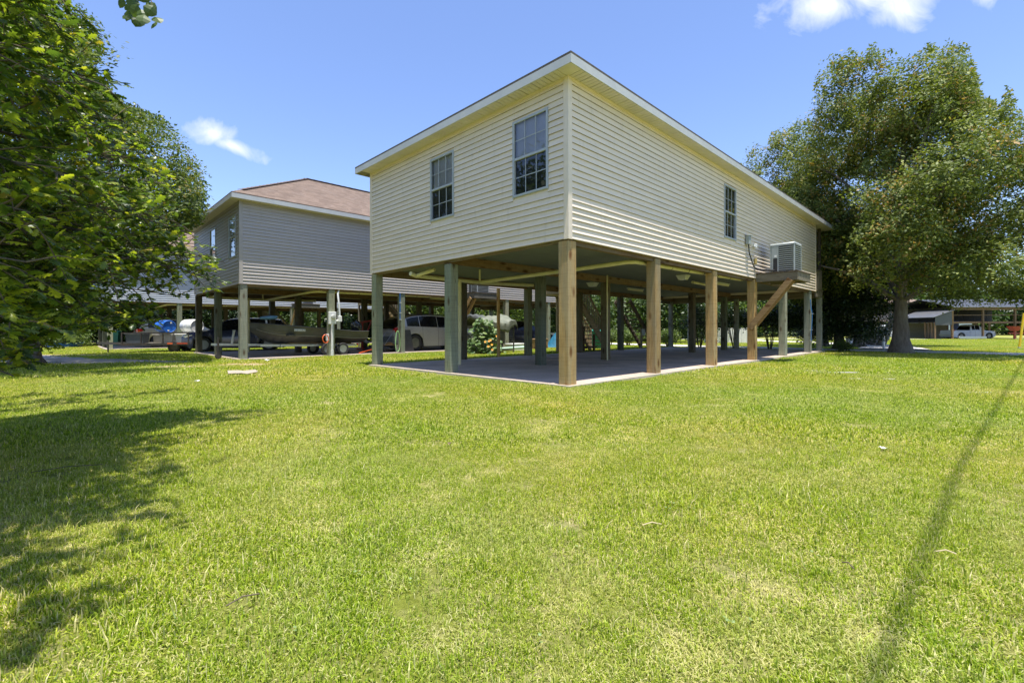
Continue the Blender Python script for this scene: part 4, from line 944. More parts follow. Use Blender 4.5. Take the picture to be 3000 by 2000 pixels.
def clump(seed, n, rad, h, w, flat=False):
    rg_ = np.random.default_rng(seed); vs_, fs, rv = [], [], []
    for i in range(n):
        a = rg_.uniform(0, 6.28); r = rad*math.sqrt(rg_.random()); x, y = r*math.cos(a), r*math.sin(a)
        t = rg_.uniform(0, 6.28); hh = h*rg_.uniform(.45, 1.25); tilt = abs(rg_.normal(.75, .5)) if not flat else rg_.uniform(1.2, 1.6); dx, dy = math.cos(t), math.sin(t); ww = w*rg_.uniform(.6, 1.3)
        a2 = t + rg_.uniform(.9, 2.2); sx, sy = math.cos(a2)*ww/2, math.sin(a2)*ww/2
        mx_, mz = hh*.55*math.sin(tilt*.7), hh*.55*math.cos(min(tilt*.7, 1.3)); ex, ez = mx_+hh*.5*math.sin(min(tilt*1.6, 1.75)), mz+hh*.5*math.cos(min(tilt*1.6, 1.75))
        k_ = len(vs_); vs_ += [(x-sx, y-sy, -.008), (x+sx, y+sy, -.008), (x+dx*mx_+sx*.85, y+dy*mx_+sy*.85, mz), (x+dx*mx_-sx*.85, y+dy*mx_-sy*.85, mz), (x+dx*ex, y+dy*ex, max(ez, .004))]
        fs += [(k_, k_+1, k_+2, k_+3), (k_+3, k_+2, k_+4)]; v = rg_.random() if not flat else rg_.uniform(.78, 1); rv += [v, v]
    me = bpy.data.meshes.new('grass_clump'); me.from_pydata(vs_, [], fs); me.materials.append(grass_m)
    at = me.attributes.new('rnd', 'FLOAT', 'FACE'); at.data.foreach_set('value', rv); me.update()
    return bpy.data.objects.new('grass_clump', me)
CL = [clump(1, 140, .10, .028, .0040), clump(2, 140, .10, .024, .0044), clump(3, 120, .11, .036, .0042), clump(4, 60, .08, .052, .0044),
      clump(5, 190, .19, .032, .0075), clump(6, 190, .19, .036, .008), clump(7, 190, .42, .050, .018), clump(8, 150, .42, .055, .02), clump(9, 150, .12, .034, .0034, True), clump(10, 170, .2, .04, .006, True)]
def lawn_points():
    rg_ = np.random.default_rng(77); out = []
    def region(n_per, y0, y1, idx, scl):
        W_ = 1.5*y1+1.5; area = 2*W_*(y1-y0); n = int(area*n_per); x = rg_.uniform(-W_, W_, n); y = rg_.uniform(y0, y1, n)
        k_ = np.abs(x) < 1.35*np.maximum(y, 0)+1.5; x, y = x[k_], y[k_]; i = rg_.choice(idx, len(x)); s = rg_.uniform(.75, 1.25, len(x))*scl; out.append((x, y, i, s))
    region(190, .3, 4.2, [0, 1, 1, 0, 0, 1, 2, 2, 3], 1.0); region(52, 4.2, 10.5, [4, 5], 1.0); region(34, .3, 4.2, [8], 1.0); region(8, 4.2, 10.5, [9], 1.0); region(10, 10.5, 34, [6, 7], 1.0); region(2.5, 34, 60, [6, 7], 1.3)
    x, y, i, s = [np.concatenate(q) for q in zip(*out)]
    a = (x-C0.x)*DR.x + (y-C0.y)*DR.y; b = (x-C0.x)*DL.x + (y-C0.y)*DL.y; r = s*np.where(i < 4, .05, np.where(i < 6, .11, .38)); keep = np.ones(len(x), bool)
    for (a0, b0) in ((0, 0), (-1.94, 12.97), (-4.5, 28.2), (-6.5, 45.5)):
        keep &= ~((a > a0-.045-r*.7) & (a < a0+18.5+r*.7) & (b > b0-.045-r*.7) & (b < b0+7.3+r*.7))
    keep &= ~((a > 20.6) & (a < 23.1))                                             # lane
    def near(cps, wd):
        d = np.full(len(x), 1e9); w_ = np.zeros(len(x))
        for (p, q, w0, w1) in zip(cps[:-1], cps[1:], wd[:-1], wd[1:]):
            vx, vy = q[0]-p[0], q[1]-p[1]; t = np.clip(((x-p[0])*vx+(y-p[1])*vy)/(vx*vx+vy*vy), 0, 1); dd = np.hypot(x-p[0]-t*vx, y-p[1]-t*vy) - (w0*(1-t)+w1*t)/2; d = np.minimum(d, dd)
        return d
    keep &= near([(-40, 22), (-20, 17.6), (-14.5, 15.9), (-10.6, 15.3)], [6, 4.4, 2.6, .4]) > rg_.uniform(-.3, .3, len(x))
    keep &= near([(19.9, 24.2), (25.5, 32), (27.5, 40), (27, 58)], [3.4, 2.8, 2.6, 2.6]) > rg_.uniform(-.1, .4, len(x))
    for (cx, cy, rx, ry, an, th) in ((-16.5, 13.3, 4, .6, -.25, .85), (-9.4, 13.4, .8, .4, -.2, .8), (-8.15, 14.3, .8, .5, -.3, .9), (-18.5, 20, 3, .4, -.1, .9)):
        u = (x-cx)*math.cos(an)+(y-cy)*math.sin(an); v = -(x-cx)*math.sin(an)+(y-cy)*math.cos(an); keep &= ~(((u/rx)**2+(v/ry)**2 < 1) & (rg_.random(len(x)) < th))
    for (px, py, rx, ry) in [(2480, 1096, 1.0, .12), (2590, 1117, 1.1, .09), (2390, 1090, .5, .08), (2790, 1133, .5, .06), (2900, 1158, .5, .05)]:
        g = G(px, py); keep &= ~((((x-g.x)/(rx+.1))**2 + ((y-g.y)/(ry+.12))**2 < 1) & (rg_.random(len(x)) < .5))
    # short worn grass in the old wheel track, taller tufts elsewhere
    from_noise = np.sin(x*1.7+np.sin(y*1.3)*1.5)*np.cos(y*1.9+np.sin(x*.8)) ; s = s*(1+.22*from_noise)
    pn = np.sin(x*2.3+np.sin(y*1.7+x)*1.6)+np.cos(y*2.6+np.sin(x*1.9)*1.3); keep &= ~((i < 8) & (i < 6) & (pn > 1.25) & (rg_.random(len(x)) < .3)); keep &= ~((i >= 8) & (pn < .2) & (rg_.random(len(x)) < .65))
    x, y, i, s = x[keep], y[keep], i[keep], s[keep]; z = gz(x, y)
    me = bpy.data.meshes.new('grass'); me.vertices.add(len(x)); me.vertices.foreach_set('co', np.stack([x, y, z], 1).ravel())
    for nm, tp, dat in (('variant', 'INT', i.astype(np.int32)), ('scl', 'FLOAT', s), ('turn', 'FLOAT', rg_.uniform(0, 6.28, len(x)))):
        at = me.attributes.new(nm, tp, 'POINT'); at.data.foreach_set('value', dat)
    me.update(); print('clumps', len(x)); return me
go = bpy.data.objects.new('grass', lawn_points()); link(go); tag(go, 'bright sunlit mown lawn with straw coloured patches', 'grass', kind='stuff'); go.data.materials.append(grass_m)
ng = bpy.data.node_groups.new('lawn', 'GeometryNodeTree'); ng.interface.new_socket('Geometry', in_out='INPUT', socket_type='NodeSocketGeometry'); ng.interface.new_socket('Geometry', in_out='OUTPUT', socket_type='NodeSocketGeometry')
gi = ng.nodes.new('NodeGroupInput'); gout = ng.nodes.new('NodeGroupOutput'); iop = ng.nodes.new('GeometryNodeInstanceOnPoints'); jn = ng.nodes.new('GeometryNodeJoinGeometry')
for o in reversed(CL):
    q = ng.nodes.new('GeometryNodeObjectInfo'); q.inputs['Object'].default_value = o; q.inputs['As Instance'].default_value = True; ng.links.new(q.outputs['Geometry'], jn.inputs[0])
def named(nm, tp):
    q = ng.nodes.new('GeometryNodeInputNamedAttribute'); q.data_type = tp; q.inputs[0].default_value = nm; return [s_ for s_ in q.outputs if s_.enabled and s_.name == 'Attribute'][0]
cx = ng.nodes.new('ShaderNodeCombineXYZ'); ng.links.new(named('turn', 'FLOAT'), cx.inputs[2]); er = ng.nodes.new('FunctionNodeEulerToRotation'); ng.links.new(cx.outputs[0], er.inputs[0])
ng.links.new(gi.outputs[0], iop.inputs['Points']); ng.links.new(jn.outputs[0], iop.inputs['Instance']); iop.inputs['Pick Instance'].default_value = True
ng.links.new(named('variant', 'INT'), iop.inputs['Instance Index']); ng.links.new(er.outputs[0], iop.inputs['Rotation']); ng.links.new(named('scl', 'FLOAT'), iop.inputs['Scale']); ng.links.new(iop.outputs[0], gout.inputs[0])
md = go.modifiers.new('lawn', 'NODES'); md.node_group = ng
# ------------------------------------------------------------------ vehicles
def interp(x, pts): return float(np.interp(x, [p[0] for p in pts], [p[1] for p in pts]))
def wheel(parent, x, y, r, w, side, rim_m, spokes=5, name='wheel', hub=.62):
    M4 = Matrix.Translation((x, y, r)) @ Matrix.Rotation(R(90)*side, 4, 'X')
    t = MB(); t.lathe([(r*.64, -w/2), (r*.93, -w/2), (r, -w*.34), (r, w*.34), (r*.93, w/2), (r*.64, w/2)], 28, M4, closed=True); tr = t.build(name, dark_m, parent, smooth=True)
    rm = MB(); rm.lathe([(r*.645, w*.42), (r*.60, w*.40), (r*.57, w*.1), (r*.2, w*.02), (.001, w*.02)], 24, M4); rm.lathe([(r*.16, w*.02), (r*.16, w*.30), (.001, w*.34)], 12, M4)
    for k in range(spokes):
        a = 2*math.pi*k/spokes+.3; d = Vector((math.cos(a), math.sin(a), 0)); rm.bar(M4 @ (d*r*.1+Vector((0, 0, w*.28))), M4 @ (d*r*.62+Vector((0, 0, w*.36))), .045 if spokes > 4 else .09, .03)
    rm.build('rim', rim_m, tr, smooth=True); return tr
def car(label, loc, rz, L, Wd, H, top, belt, wins, arches, wr, paint, cat='car', name='parked_car', rim=None, cladding=True, nose=.14, tail=.10, tint=1, plan=1.0, lights=True, group=None, roofrack=False, ground_c=.2, glass=None, bed=None, tumble=.2):
    """x runs from the nose (0) to the tail (L); built as one lofted shell with wheel arches, glass set into it"""
    root = thing(name, label, cat, loc, rz, group); w = Wd/2; xs = set(np.round(np.arange(0, L+.001, .06), 3))
    for x0, x1 in wins: xs |= {x0, x1}
    xs = sorted(xs); rings = []; gl = glass or car_glass
    def wid(x):
        a = max(0, 1-x/(L*nose)); b = max(0, 1-(L-x)/(L*tail)); return w*(1-.17*a*a-.10*b*b)
    for x in xs:
        zt = interp(x/L, top)*H; zb_ = min(interp(x/L, belt)*H, zt-.015); ww = wid(x); z0 = ground_c + (.10 if x < .25 or x > L-.25 else 0)*(1 if True else 0)
        zs = z0
        for xa in arches:
            d = abs(x-xa); ra = wr*1.20
            if d < ra: zs = max(zs, wr*.98+math.sqrt(ra*ra-d*d)*.96)
        t = min(1, max(0, (zt-zb_)/(H*.36))); wtop = ww*(.965-tumble*t); zm = max((z0+zb_)/2*1.08, zs+.03)
        lerp = lambda a, b, u: a+(b-a)*u; gh = zt-zb_
        ring = [(0, z0+.02), (ww*.90, z0+.02 if zs <= z0 else zs), (ww*.985, zs+.015), (ww, zm), (ww*.965, zb_), (lerp(ww*.965, wtop, .05)-.004*t, lerp(zb_, zt, .06)), (lerp(ww*.965, wtop, .9)-.004*t, lerp(zb_, zt, .88)), (wtop, lerp(zb_, zt, .95)), (wtop*.72, zt), (0, zt+.02*t+.012)]
        rings.append(ring)
    nP = 10; mb = MB(); gm = {}
    v = [(x, s*p[0], p[1]) for s in (1, -1) for x, r_ in zip(xs, rings) for p in r_]; nx = len(xs)
    body = MB(); body.v = v
    glass_side = [MB(), MB()]
    for s in (0, 1):
        o = s*nx*nP
        for i in range(nx-1):
            xm = (xs[i]+xs[i+1])/2
            for j in range(nP-1):
                f = (o+i*nP+j, o+(i+1)*nP+j, o+(i+1)*nP+j+1, o+i*nP+j+1); f = f if s == 0 else f[::-1]
                body.f.append(f); body.m.append(1 if (cladding and j in (0, 1)) else 0)
    for i_, fl in ((0, 1), (nx-1, 0)):
        f = [i_*nP+j for j in range(nP)] + [nx*nP+i_*nP+j for j in range(nP-1, -1, -1)]; body.f.append(tuple(f if fl else f[::-1])); body.m.append(0)
    body.build('body', [paint, grey_pl if cladding else paint], root, smooth=True)
    def at_x(x):
        i = min(range(nx), key=lambda k_: abs(xs[k_]-x)); return i
    for (x0, x1) in wins:                       # side windows, 6 mm proud of the shell
        i0, i1 = at_x(x0), at_x(x1)
        for s in (1, -1):
            g = MB(); gr = []
            for u in (5, 6): gr.append([(xs[i], s*(rings[i][u][0]+.006), rings[i][u][1]+(.0 if u == 5 else .0)) for i in range(i0, i1+1)])
            g.sheet(gr if s == -1 else gr[::-1]); g.build('window', gl, root, smooth=True)
    # windscreen and rear screen follow the slopes of the roof line
    for (u0, u1, nm) in ((tint_x[0], tint_x[1], n2) for tint_x, n2 in ((SCREEN['f'], 'windscreen'), (SCREEN['r'], 'rear_window')) if tint_x):
        i0, i1 = at_x(u0*L), at_x(u1*L); g = MB(); gr = []
        for i in range(i0, i1+1):
            r_ = rings[i]; row = [(-r_[7][0]*.97, r_[7][1]), (-r_[8][0], r_[8][1]), (0, r_[9][1]), (r_[8][0], r_[8][1]), (r_[7][0]*.97, r_[7][1])]
            dx = -.006 if nm == 'windscreen' else .006; gr.append([(xs[i]+dx, y, z+.008) for y, z in row])
        g.sheet(gr); g.build(nm, gl, root, smooth=True)
    for xa in arches:
        for s in (1, -1):
            wheel(root, xa, s*(w*.985-.11), wr, .22, -s, rim or steel)
            wl_ = MB(); n_ = 14; wl_.sheet([[(xa+math.cos(math.pi*k_/n_)*wr*1.17, s*y_, wr*.98+math.sin(math.pi*k_/n_)*wr*1.12) for k_ in range(n_+1)] for y_ in (w*.5, w*.975)]); wl_.build('wheel_arch', black_m, root, smooth=True)
    un = MB(); un.box(.3, L-.3, -w*.8, w*.8, ground_c-.03, ground_c+.10); un.build('underbody', black_m, root)
    return root, xs, rings, at_x, w
SCREEN = {'f': (.235, .40), 'r': (.90, .985)}
def seams(root, xs, rings, at_x, doors, m=black_m):
    for x in doors:
        i = at_x(x)
        for s in (1, -1):
            t = MB(); t.tube([(xs[i], s*(rings[i][k_][0]+.002), rings[i][k_][1]) for k_ in (2, 3, 4, 5)], .006, 4); t.build('door_seam', m, root)
def handles(root, at_x, rings, xs, hx, zf, m):
    for x in hx:
        i = at_x(x)
        for s in (1, -1):
            y = s*(rings[i][4][0]+.012); t = MB(); z = rings[i][4][1]-zf; t.cbox(x-.09, x+.09, min(y, y+s*.03), max(y, y+s*.03), z-.016, z+.016, .008); t.build('door_handle', m, root)
def mirrors(root, x, y, z, m):
    for s in (1, -1): t = MB(); t.cbox(x-.09, x+.07, s*y if s > 0 else -y-.22, s*y+.22 if s > 0 else -y, z-.08, z+.09, .03); t.build('mirror', m, root)
def lens(root, name, m, x, y0, y1, z0, z1, d, taper=.5, dx=.3, s=1):
    t = MB(); t.add([(x, s*y0, z0), (x, s*y1, z0+(z1-z0)*taper*.3), (x, s*y1, z1), (x, s*y0, z1), (x+dx, s*(y1+d), (z0+z1)/2+.02), (x+dx, s*(y1+d), z1-.01)], [(0, 1, 2, 3), (1, 4, 5, 2), (0, 3, 2, 1)]); t.build(name, m, root)
suv_top = [(0, .42), (.015, .50), (.06, .55), (.22, .615), (.245, .635), (.40, .955), (.48, .99), (.62, 1), (.80, .985), (.90, .955), (.955, .76), (.985, .60), (1, .55)]
suv2_top = [(0, .42), (.015, .50), (.06, .56), (.20, .635), (.225, .66), (.37, .93), (.45, .98), (.58, 1), (.72, .985), (.82, .945), (.89, .875), (.935, .77), (.965, .66), (1, .56)]
suv_belt = [(0, .5), (.25, .60), (.6, .625), (.9, .66), (1, .62)]
def side_lights(root, L, W_, H, tail=True, head=True):
    w = W_/2
    for s in (1, -1):
        if tail:
            t = MB(); t.add([(L-.42, s*(w*.985+.004), H*.60), (L-.16, s*(w*.965), H*.655), (L-.03, s*w*.90, H*.645), (L+.012, s*w*.80, H*.60), (L+.012, s*w*.80, H*.53), (L-.05, s*w*.915, H*.52), (L-.2, s*(w*.975), H*.55), (L-.06, s*(w*.94+.008), H*.59)], [(0, 1, 7), (1, 2, 7), (2, 3, 7), (3, 4, 7), (4, 5, 7), (5, 6, 7), (6, 0, 7)]); t.build('tail_light', red_lens, root)
        if head:
            t = MB(); t.add([(.50, s*(w*.975), H*.50), (.20, s*w*.93, H*.51), (-.01, s*w*.74, H*.48), (-.02, s*w*.62, H*.43), (-.01, s*w*.74, H*.40), (.18, s*w*.91, H*.42), (.12, s*(w*.9), H*.46)], [(0, 1, 6), (1, 2, 6), (2, 3, 6), (3, 4, 6), (4, 5, 6), (5, 0, 6)]); t.build('headlight', clear_lens, root)
navy = carpaint('navy_paint', (.008, .012, .05)); silver = carpaint('silver_paint', (.46, .45, .43), .35, .3); beige = carpaint('beige_paint', (.42, .38, .30), .4, .35); rimm = mat('alloy', (.22, .23, .23), .35, .1, 5, metal=.8)
def heading(d): return math.atan2(d.y, d.x)
# navy car: nose to the left; local +x runs from nose to tail
p0 = Vector((-16.0, 22.9, 0)); p1 = Vector((-11.6, 24.6, 0)); hd = heading(p1-p0)
r_, xs, rn_, ax, w = car('navy blue car parked behind the left posts of the tan house', (p0.x, p0.y, -.05), hd, 4.7, 1.85, 1.66, suv_top, suv_belt, [(1.62, 2.62), (2.70, 3.55), (3.64, 4.22)], [.92, 3.72], .355, navy, rim=rimm)
seams(r_, xs, rn_, ax, [1.40, 2.64, 3.5]); handles(r_, ax, rn_, xs, [2.42, 3.32], .10, navy); mirrors(r_, 1.62, .90, 1.08, navy); side_lights(r_, 4.7, 1.85, 1.66)
t = MB(); [t.box(-.03, .05, -.55, .55, .72-k*.07, .745-k*.07) for k in range(4)]; t.build('grille', dsteel, r_)
# silver car under the tan house, tail toward the camera: origin at the nose end
p1 = plot(9.7, 14.75); r_, xs, rn_, ax, w = car('silver grey car with dark tinted windows parked under the tan house', (p1.x, p1.y, .0), TH+math.pi, 5.1, 1.98, 1.74, suv2_top, suv_belt, [(1.50, 2.68), (2.72, 3.72), (3.76, 4.44)], [1.0, 4.02], .38, silver, rim=rimm, tail=.12)
seams(r_, xs, rn_, ax, [1.45, 2.70, 3.62]); handles(r_, ax, rn_, xs, [2.46, 3.40], .12, silver); mirrors(r_, 1.7, .97, 1.10, silver); side_lights(r_, 5.1, 1.98, 1.70)
t = MB(); [t.bar((2.1, y, 1.75), (4.3, y, 1.75), .04, .03) for y in (.6, -.6)]; t.build('roof_rack', black_m, r_)
t = MB(); t.cbox(5.06, 5.16, -.88, .88, .42, .70, .03); t.build('bumper', grey_pl, r_)
p1 = plot(1.6, 30.2); r_, xs, rn_, ax, w = car('beige car behind the utility trailer, tail to the left under the far left house', (p1.x, p1.y, .0), TH+math.pi, 4.75, 1.85, 1.70, suv_top, suv_belt, [(1.62, 2.60), (2.68, 3.50), (3.60, 4.20)], [.95, 3.74], .36, beige, rim=rimm)
seams(r_, xs, rn_, ax, [1.40, 2.64, 3.5]); side_lights(r_, 4.75, 1.85, 1.70); handles(r_, ax, rn_, xs, [2.42, 3.32], .1, beige)
# pickups at the right
pk_top = [(0, .46), (.02, .54), (.26, .60), (.275, .62), (.37, .96), (.42, 1.0), (.555, .99), (.60, .62), (.61, .615), (.985, .615), (1, .58)]
pk_belt = [(0, .5), (.27, .60), (.6, .615), (.61, .60), (1, .58)]
def pickup(label, loc, rz, L, W_, H, paint):
    SCREEN['f'] = (.28, .37); SCREEN['r'] = (.565, .60)
    r_, xs, rn_, ax, w = car(label, loc, rz, L, W_, H, pk_top, pk_belt, [(L*.375, L*.475), (L*.485, L*.55)], [L*.17, L*.79], .38, paint, cat='pickup', name='pickup_truck', rim=rimm, cladding=False, tumble=.16)
    seams(r_, xs, rn_, ax, [L*.29, L*.48, L*.60]); side_lights(r_, L, W_, H); t = MB(); t.cbox(L-.02, L+.12, -W_*.45, W_*.45, .45, .60, .02); t.build('bumper', steel, r_)
    t = MB(); t.box(L*.63, L-.06, -W_*.42, W_*.42, H*.60+.03, H*.60+.045); t.build('bed', black_m, r_); SCREEN['f'] = (.235, .40); SCREEN['r'] = (.90, .985); return r_
wp = carpaint('white_car_paint', (.50, .53, .60), 0, .4); gp = carpaint('taupe_car_paint', (.22, .20, .21), .4, .35)
pg = float(gz(47, 49)); pickup('old white pickup truck parked inside the open barn', (61.8, 60.4, float(gz(58,60))), R(178), 5.5, 1.95, 1.82, wp)
pickup('taupe pickup truck seen far off between the oak trunk and the barn', (76.5, 84.0, float(gz(60, 80))), R(180), 5.6, 1.95, 1.85, gp)

# ------------------------------------------------------------------ boat on its trailer
alu = mat('painted_aluminium', (.055, .057, .052), .5, .3, 2.5, stretch=(1, 1, 3), metal=.1, dirt=(.095, .09, .08), dirtamt=.6)
alu_d = mat('dark_hull', (.035, .037, .04), .5, .3, 3, dirt=(.12, .11, .1), dirtamt=.4)
def place_local(o, a, b, z, rz=0.0):
    o.location = plot(a, b, z); o.rotation_euler = (0, 0, TH+rz); return o
bt = thing('boat', 'dark grey aluminium fishing boat on a trailer under the tan house', 'boat'); place_local(bt, -1.35, 14.0, 0)
Lb = 4.35
def hull_ring(t):
    hw = .80*min(1, (t/.42)**.62 if t > 0 else 0); zk = .46+.50*max(0, 1-t/.22)**1.8; zg = 1.24-.32*min(1, t*1.15)+.02; zc = zk+(zg-zk)*(.42+.1*(1-t)); return hw, zk, zg, zc
n = 26; outer = []
for i in range(n+1):
    t = i/n; hw, zk, zg, zc = hull_ring(max(t, .001)); x = t*Lb+.0
    outer.append([(x+.18*(1-t)*(0), s_*hw*k_, z) for s_, k_, z in ((1, 1, zg), (1, .97, zg-.06), (1, .90, zc), (1, .45, zk+.05), (1, 0, zk), (-1, .45, zk+.05), (-1, .90, zc), (-1, .97, zg-.06), (-1, 1, zg))])
hb = MB(); hb.sheet(outer); hb.m = [1 if (k_ % 8) in (2, 3, 4, 5) else 0 for k_ in range(len(hb.f))]
hb.add([outer[-1][k_] for k_ in range(9)], [tuple(range(9))], 0)
inner = [[(x+.02 if i < 3 else x, y*.96, z+.035) for (x, y, z) in r_] for i, r_ in enumerate(outer)]; hb.sheet([r_[::-1] for r_ in inner]); hb.build('hull', [alu, alu_d], bt, smooth=True)
for s in (1, -1):
    g = MB(); g.tube([(outer[i][0 if s == 1 else 8][0], outer[i][0][1]*s, outer[i][0][2]+.005) for i in range(n+1)], .022, 8); g.build('gunwale', alu, bt, smooth=True)
    g = MB(); g.tube([(outer[i][2][0], outer[i][2][1]*s*1.005, outer[i][2][2]) for i in range(1, n+1)], .014, 6); g.build('chine', mat('rib', (.20, .20, .18), .4, .1, metal=.5), bt, smooth=True)
for x in (1.1, 2.2, 3.3): g = MB(); g.box(x, x+.28, -.72, .72, .78, .82); g.build('bench', alu, bt)
def flat_text(txt, size, loc, rot, m, parent=None, name='registration_number', **tg):
    cu = bpy.data.curves.new(name, 'FONT'); cu.body = txt; cu.size = size; cu.extrude = .001; cu.align_x = 'CENTER'; cu.align_y = 'CENTER'
    tmp = bpy.data.objects.new('tmp', cu); COL.objects.link(tmp); dg = bpy.context.evaluated_depsgraph_get(); me = bpy.data.meshes.new_from_object(tmp.evaluated_get(dg)); bpy.data.objects.remove(tmp)
    me.materials.clear(); me.materials.append(m); o = bpy.data.objects.new(name, me); link(o, parent); o.location = loc; o.rotation_euler = rot
    if tg: tag(o, **tg)
    return o
hw, zk, zg, zc = hull_ring(.36)
g = MB(); g.bar((1.32, -hw*.99-.012, zg-.125), (1.74, -hw*1.0-.014, zg-.14), .012, .10); g.build('number_plate', mat('plate', (.28, .29, .28), .5), bt)
flat_text('MI 0303 AZ', .082, (1.54, -hw*.995-.030, zg-.133), (R(90), 0, R(-3)), mat('plate_letters', (.75, .75, .72), .6, .03), bt)
tm = MB(); tm.tube([(.55, -.1, 1.1), (.52, -.12, 1.38)], .03, 8); tm.build('trolling_motor_post', white_pl, bt)
tm = MB(); tm.lathe([(.001, -.32), (.05, -.28), (.075, -.1), (.08, .15), (.06, .3), (.001, .34)], 12, Matrix.Translation((.6, -.12, 1.47)) @ Matrix.Rotation(R(86), 4, 'Y')); tm.build('trolling_motor', mat('motor_blue', (.10, .22, .33), .5, .3, 8), bt, smooth=True)
om = MB(); om.lathe([(.001, .30), (.13, .27), (.2, .12), (.21, -.05), (.15, -.18), (.1, -.2)], 16, Matrix.Translation((4.22, .05, 1.12)) @ Matrix.Rotation(R(-28), 4, 'Y') @ Matrix.Diagonal((1.2, .8, 1, 1))); om.build('outboard_cowl', mat('cowl', (.03, .032, .036), .2, .1, coat=.6), bt, smooth=True)
om = MB(); om.bar((4.40, .05, .95), (4.58, .05, .52), .1, .18); om.bar((4.55, .05, .56), (4.75, .05, .42), .06, .12); om.lathe([(.001, -.12), (.05, -.05), (.05, .1), (.01, .16)], 10, Matrix.Translation((4.70, .05, .46)) @ Matrix.Rotation(R(90), 4, 'Y')); om.build('outboard_leg', mat('outboard_leg', (.18, .19, .2), .4, .2, metal=.4), bt, smooth=True)
fr = MB()
tr = thing('boat_trailer', 'low galvanised trailer with small wheels carrying the grey boat', 'trailer'); place_local(tr, -2.3, 14.0, 0)
for s in (1, -1): g = MB(); g.bar((1.2, s*.34, .43), (4.9, s*.46, .36), .06, .08); g.build('frame_rail', steel, tr)
g = MB(); g.bar((-.3, 0, .50), (1.3, 0, .44), .07, .08); g.build('tongue', steel, tr)
g = MB(); g.bar((.35, 0, .5), (.42, 0, .98), .06, .06); g.bar((.42, -.09, .98), (.42, .09, .98), .05, .05); g.build('winch_post', steel, tr)
g = MB(); g.tube([(-.1, -.1, -.02), (-.1, -.1, .75)], .03, 8); g.lathe([(.001, -.03), (.1, -.03), (.1, .03), (.001, .03)], 14, Matrix.Translation((-.1, -.1, .08)) @ Matrix.Rotation(R(90), 4, 'X')); g.build('jack', dsteel, tr)
for x in (1.9, 3.3, 4.8): g = MB(); g.bar((x, -.5, .40), (x, .5, .40), .05, .06); g.build('cross_member', steel, tr)
for s in (1, -1):
    g = MB(); g.bar((2.2, s*.3, .5), (4.7, s*.34, .46), .1, .05); g.build('bunk', deck_d, tr)
    for x in (3.55, 4.18): wheel(tr, x, s*.72, .24, .15, -s, steel, 5)
    g = MB(); g.cbox(4.92, 4.97, s*.46-.06, s*.46+.06, .36, .44, .01); g.build('tail_light', red_lens, tr)
jk = MB(); jk.bar((0, 0, 0), (.04, 0, .72), .07, .04); jk.bar((-.09, 0, .72), (.11, 0, .74), .05, .06)
q = jk.build('timber_prop', mat('prop_wood', (.36, .24, .10), .7, .2, 8, stretch=(6, 6, 1)), None, label='short wooden prop standing against the side of the grey boat', cat='prop'); place_local(q, 1.35, 13.16, 0)
# ------------------------------------------------------------------ utility trailer with barrels (front right of the third house)
ut = thing('utility_trailer', 'rusty open utility trailer loaded with barrels and bins', 'trailer', (-17.4, 22.6, -.05), R(12))
g = MB(); g.box(-.9, 1.9, -.8, .8, .40, .46); g.build('deck', deck_w, ut)
for y in (-.8, .8):
    g = MB(); g.bar((-.9, y, .93), (1.9, y, .93), .05, .05); g.build('side_rail', dsteel, ut); g = MB(); g.bar((-.9, y, .40), (1.9, y, .40), .06, .12); g.build('frame_rail', dsteel, ut)
    for x in (-.88, -.1, .8, 1.88): g = MB(); g.bar((x, y, .4), (x, y, .93), .05, .05); g.build('stake', dsteel, ut)
g = MB(); g.bar((-.9, .7, .42), (-2.3, 0, .46), .07, .09); g.bar((-.9, -.7, .42), (-2.3, 0, .46), .07, .09); g.build('tongue', dsteel, ut)
g = MB(); g.tube([(-1.75, -.22, -.04), (-1.75, -.22, .78)], .032, 8); g.box(-1.83, -1.67, -.3, -.14, -.04, -.01); g.build('jack', dsteel, ut)
for s in (1, -1): wheel(ut, 1.2, s*.60, .27, .18, -s, dsteel)
g = MB(); g.box(1.0, 1.22, -.845, -.832, .40, .47); g.build('marker', orange_p, ut); g = MB(); g.box(1.4, 1.85, -.845, -.832, .40, .47); g.build('reflector', red_lens, ut)
UT = Matrix.Translation((-17.4, 22.6, -.05)) @ Matrix.Rotation(R(12), 4, 'Z')
def barrel(label, name, m, loc, rz, r, L, cap):
    root = thing(name, label, 'barrel', UT @ Vector(loc), R(12)+rz)
    M4 = Matrix.Rotation(R(90), 4, 'X'); b = MB(); b.lathe([(.001, -L/2), (r*.88, -L/2), (r*.92, -L/2-.025), (r*.98, -L/2), (r, -L/2+.05), (r*.985, -L*.18), (r*1.015, -L*.16), (r*1.015, -L*.13), (r*.985, -L*.11), (r*.985, L*.11), (r*1.015, L*.13), (r*1.015, L*.16), (r*.985, L*.18), (r, L/2-.05), (r*.98, L/2), (r*.92, L/2+.025), (r*.88, L/2), (.001, L/2-.01)], 32, M4)
    b.build('drum', m, root, smooth=True)
    for (x, z) in ((r*.25, r*.58), (-r*.12, -r*.66)):
        c = MB(); c.lathe([(.04, 0), (.04, .03), (.001, .03)], 14, Matrix.Translation((x, -L/2+.0, z)) @ Matrix.Rotation(R(90), 4, 'X')); c.build('bung', cap, root, smooth=True)
    return root
barrel('bright blue plastic barrel lying on its side on the utility trailer', 'barrel', blue_pl, (.55, -.05, 1.24), R(46), .30, .86, white_pl)
barrel('white plastic barrel lying on its side beside the blue one', 'barrel', white_pl, (1.62, .15, 1.26), R(52), .33, .9, black_m)
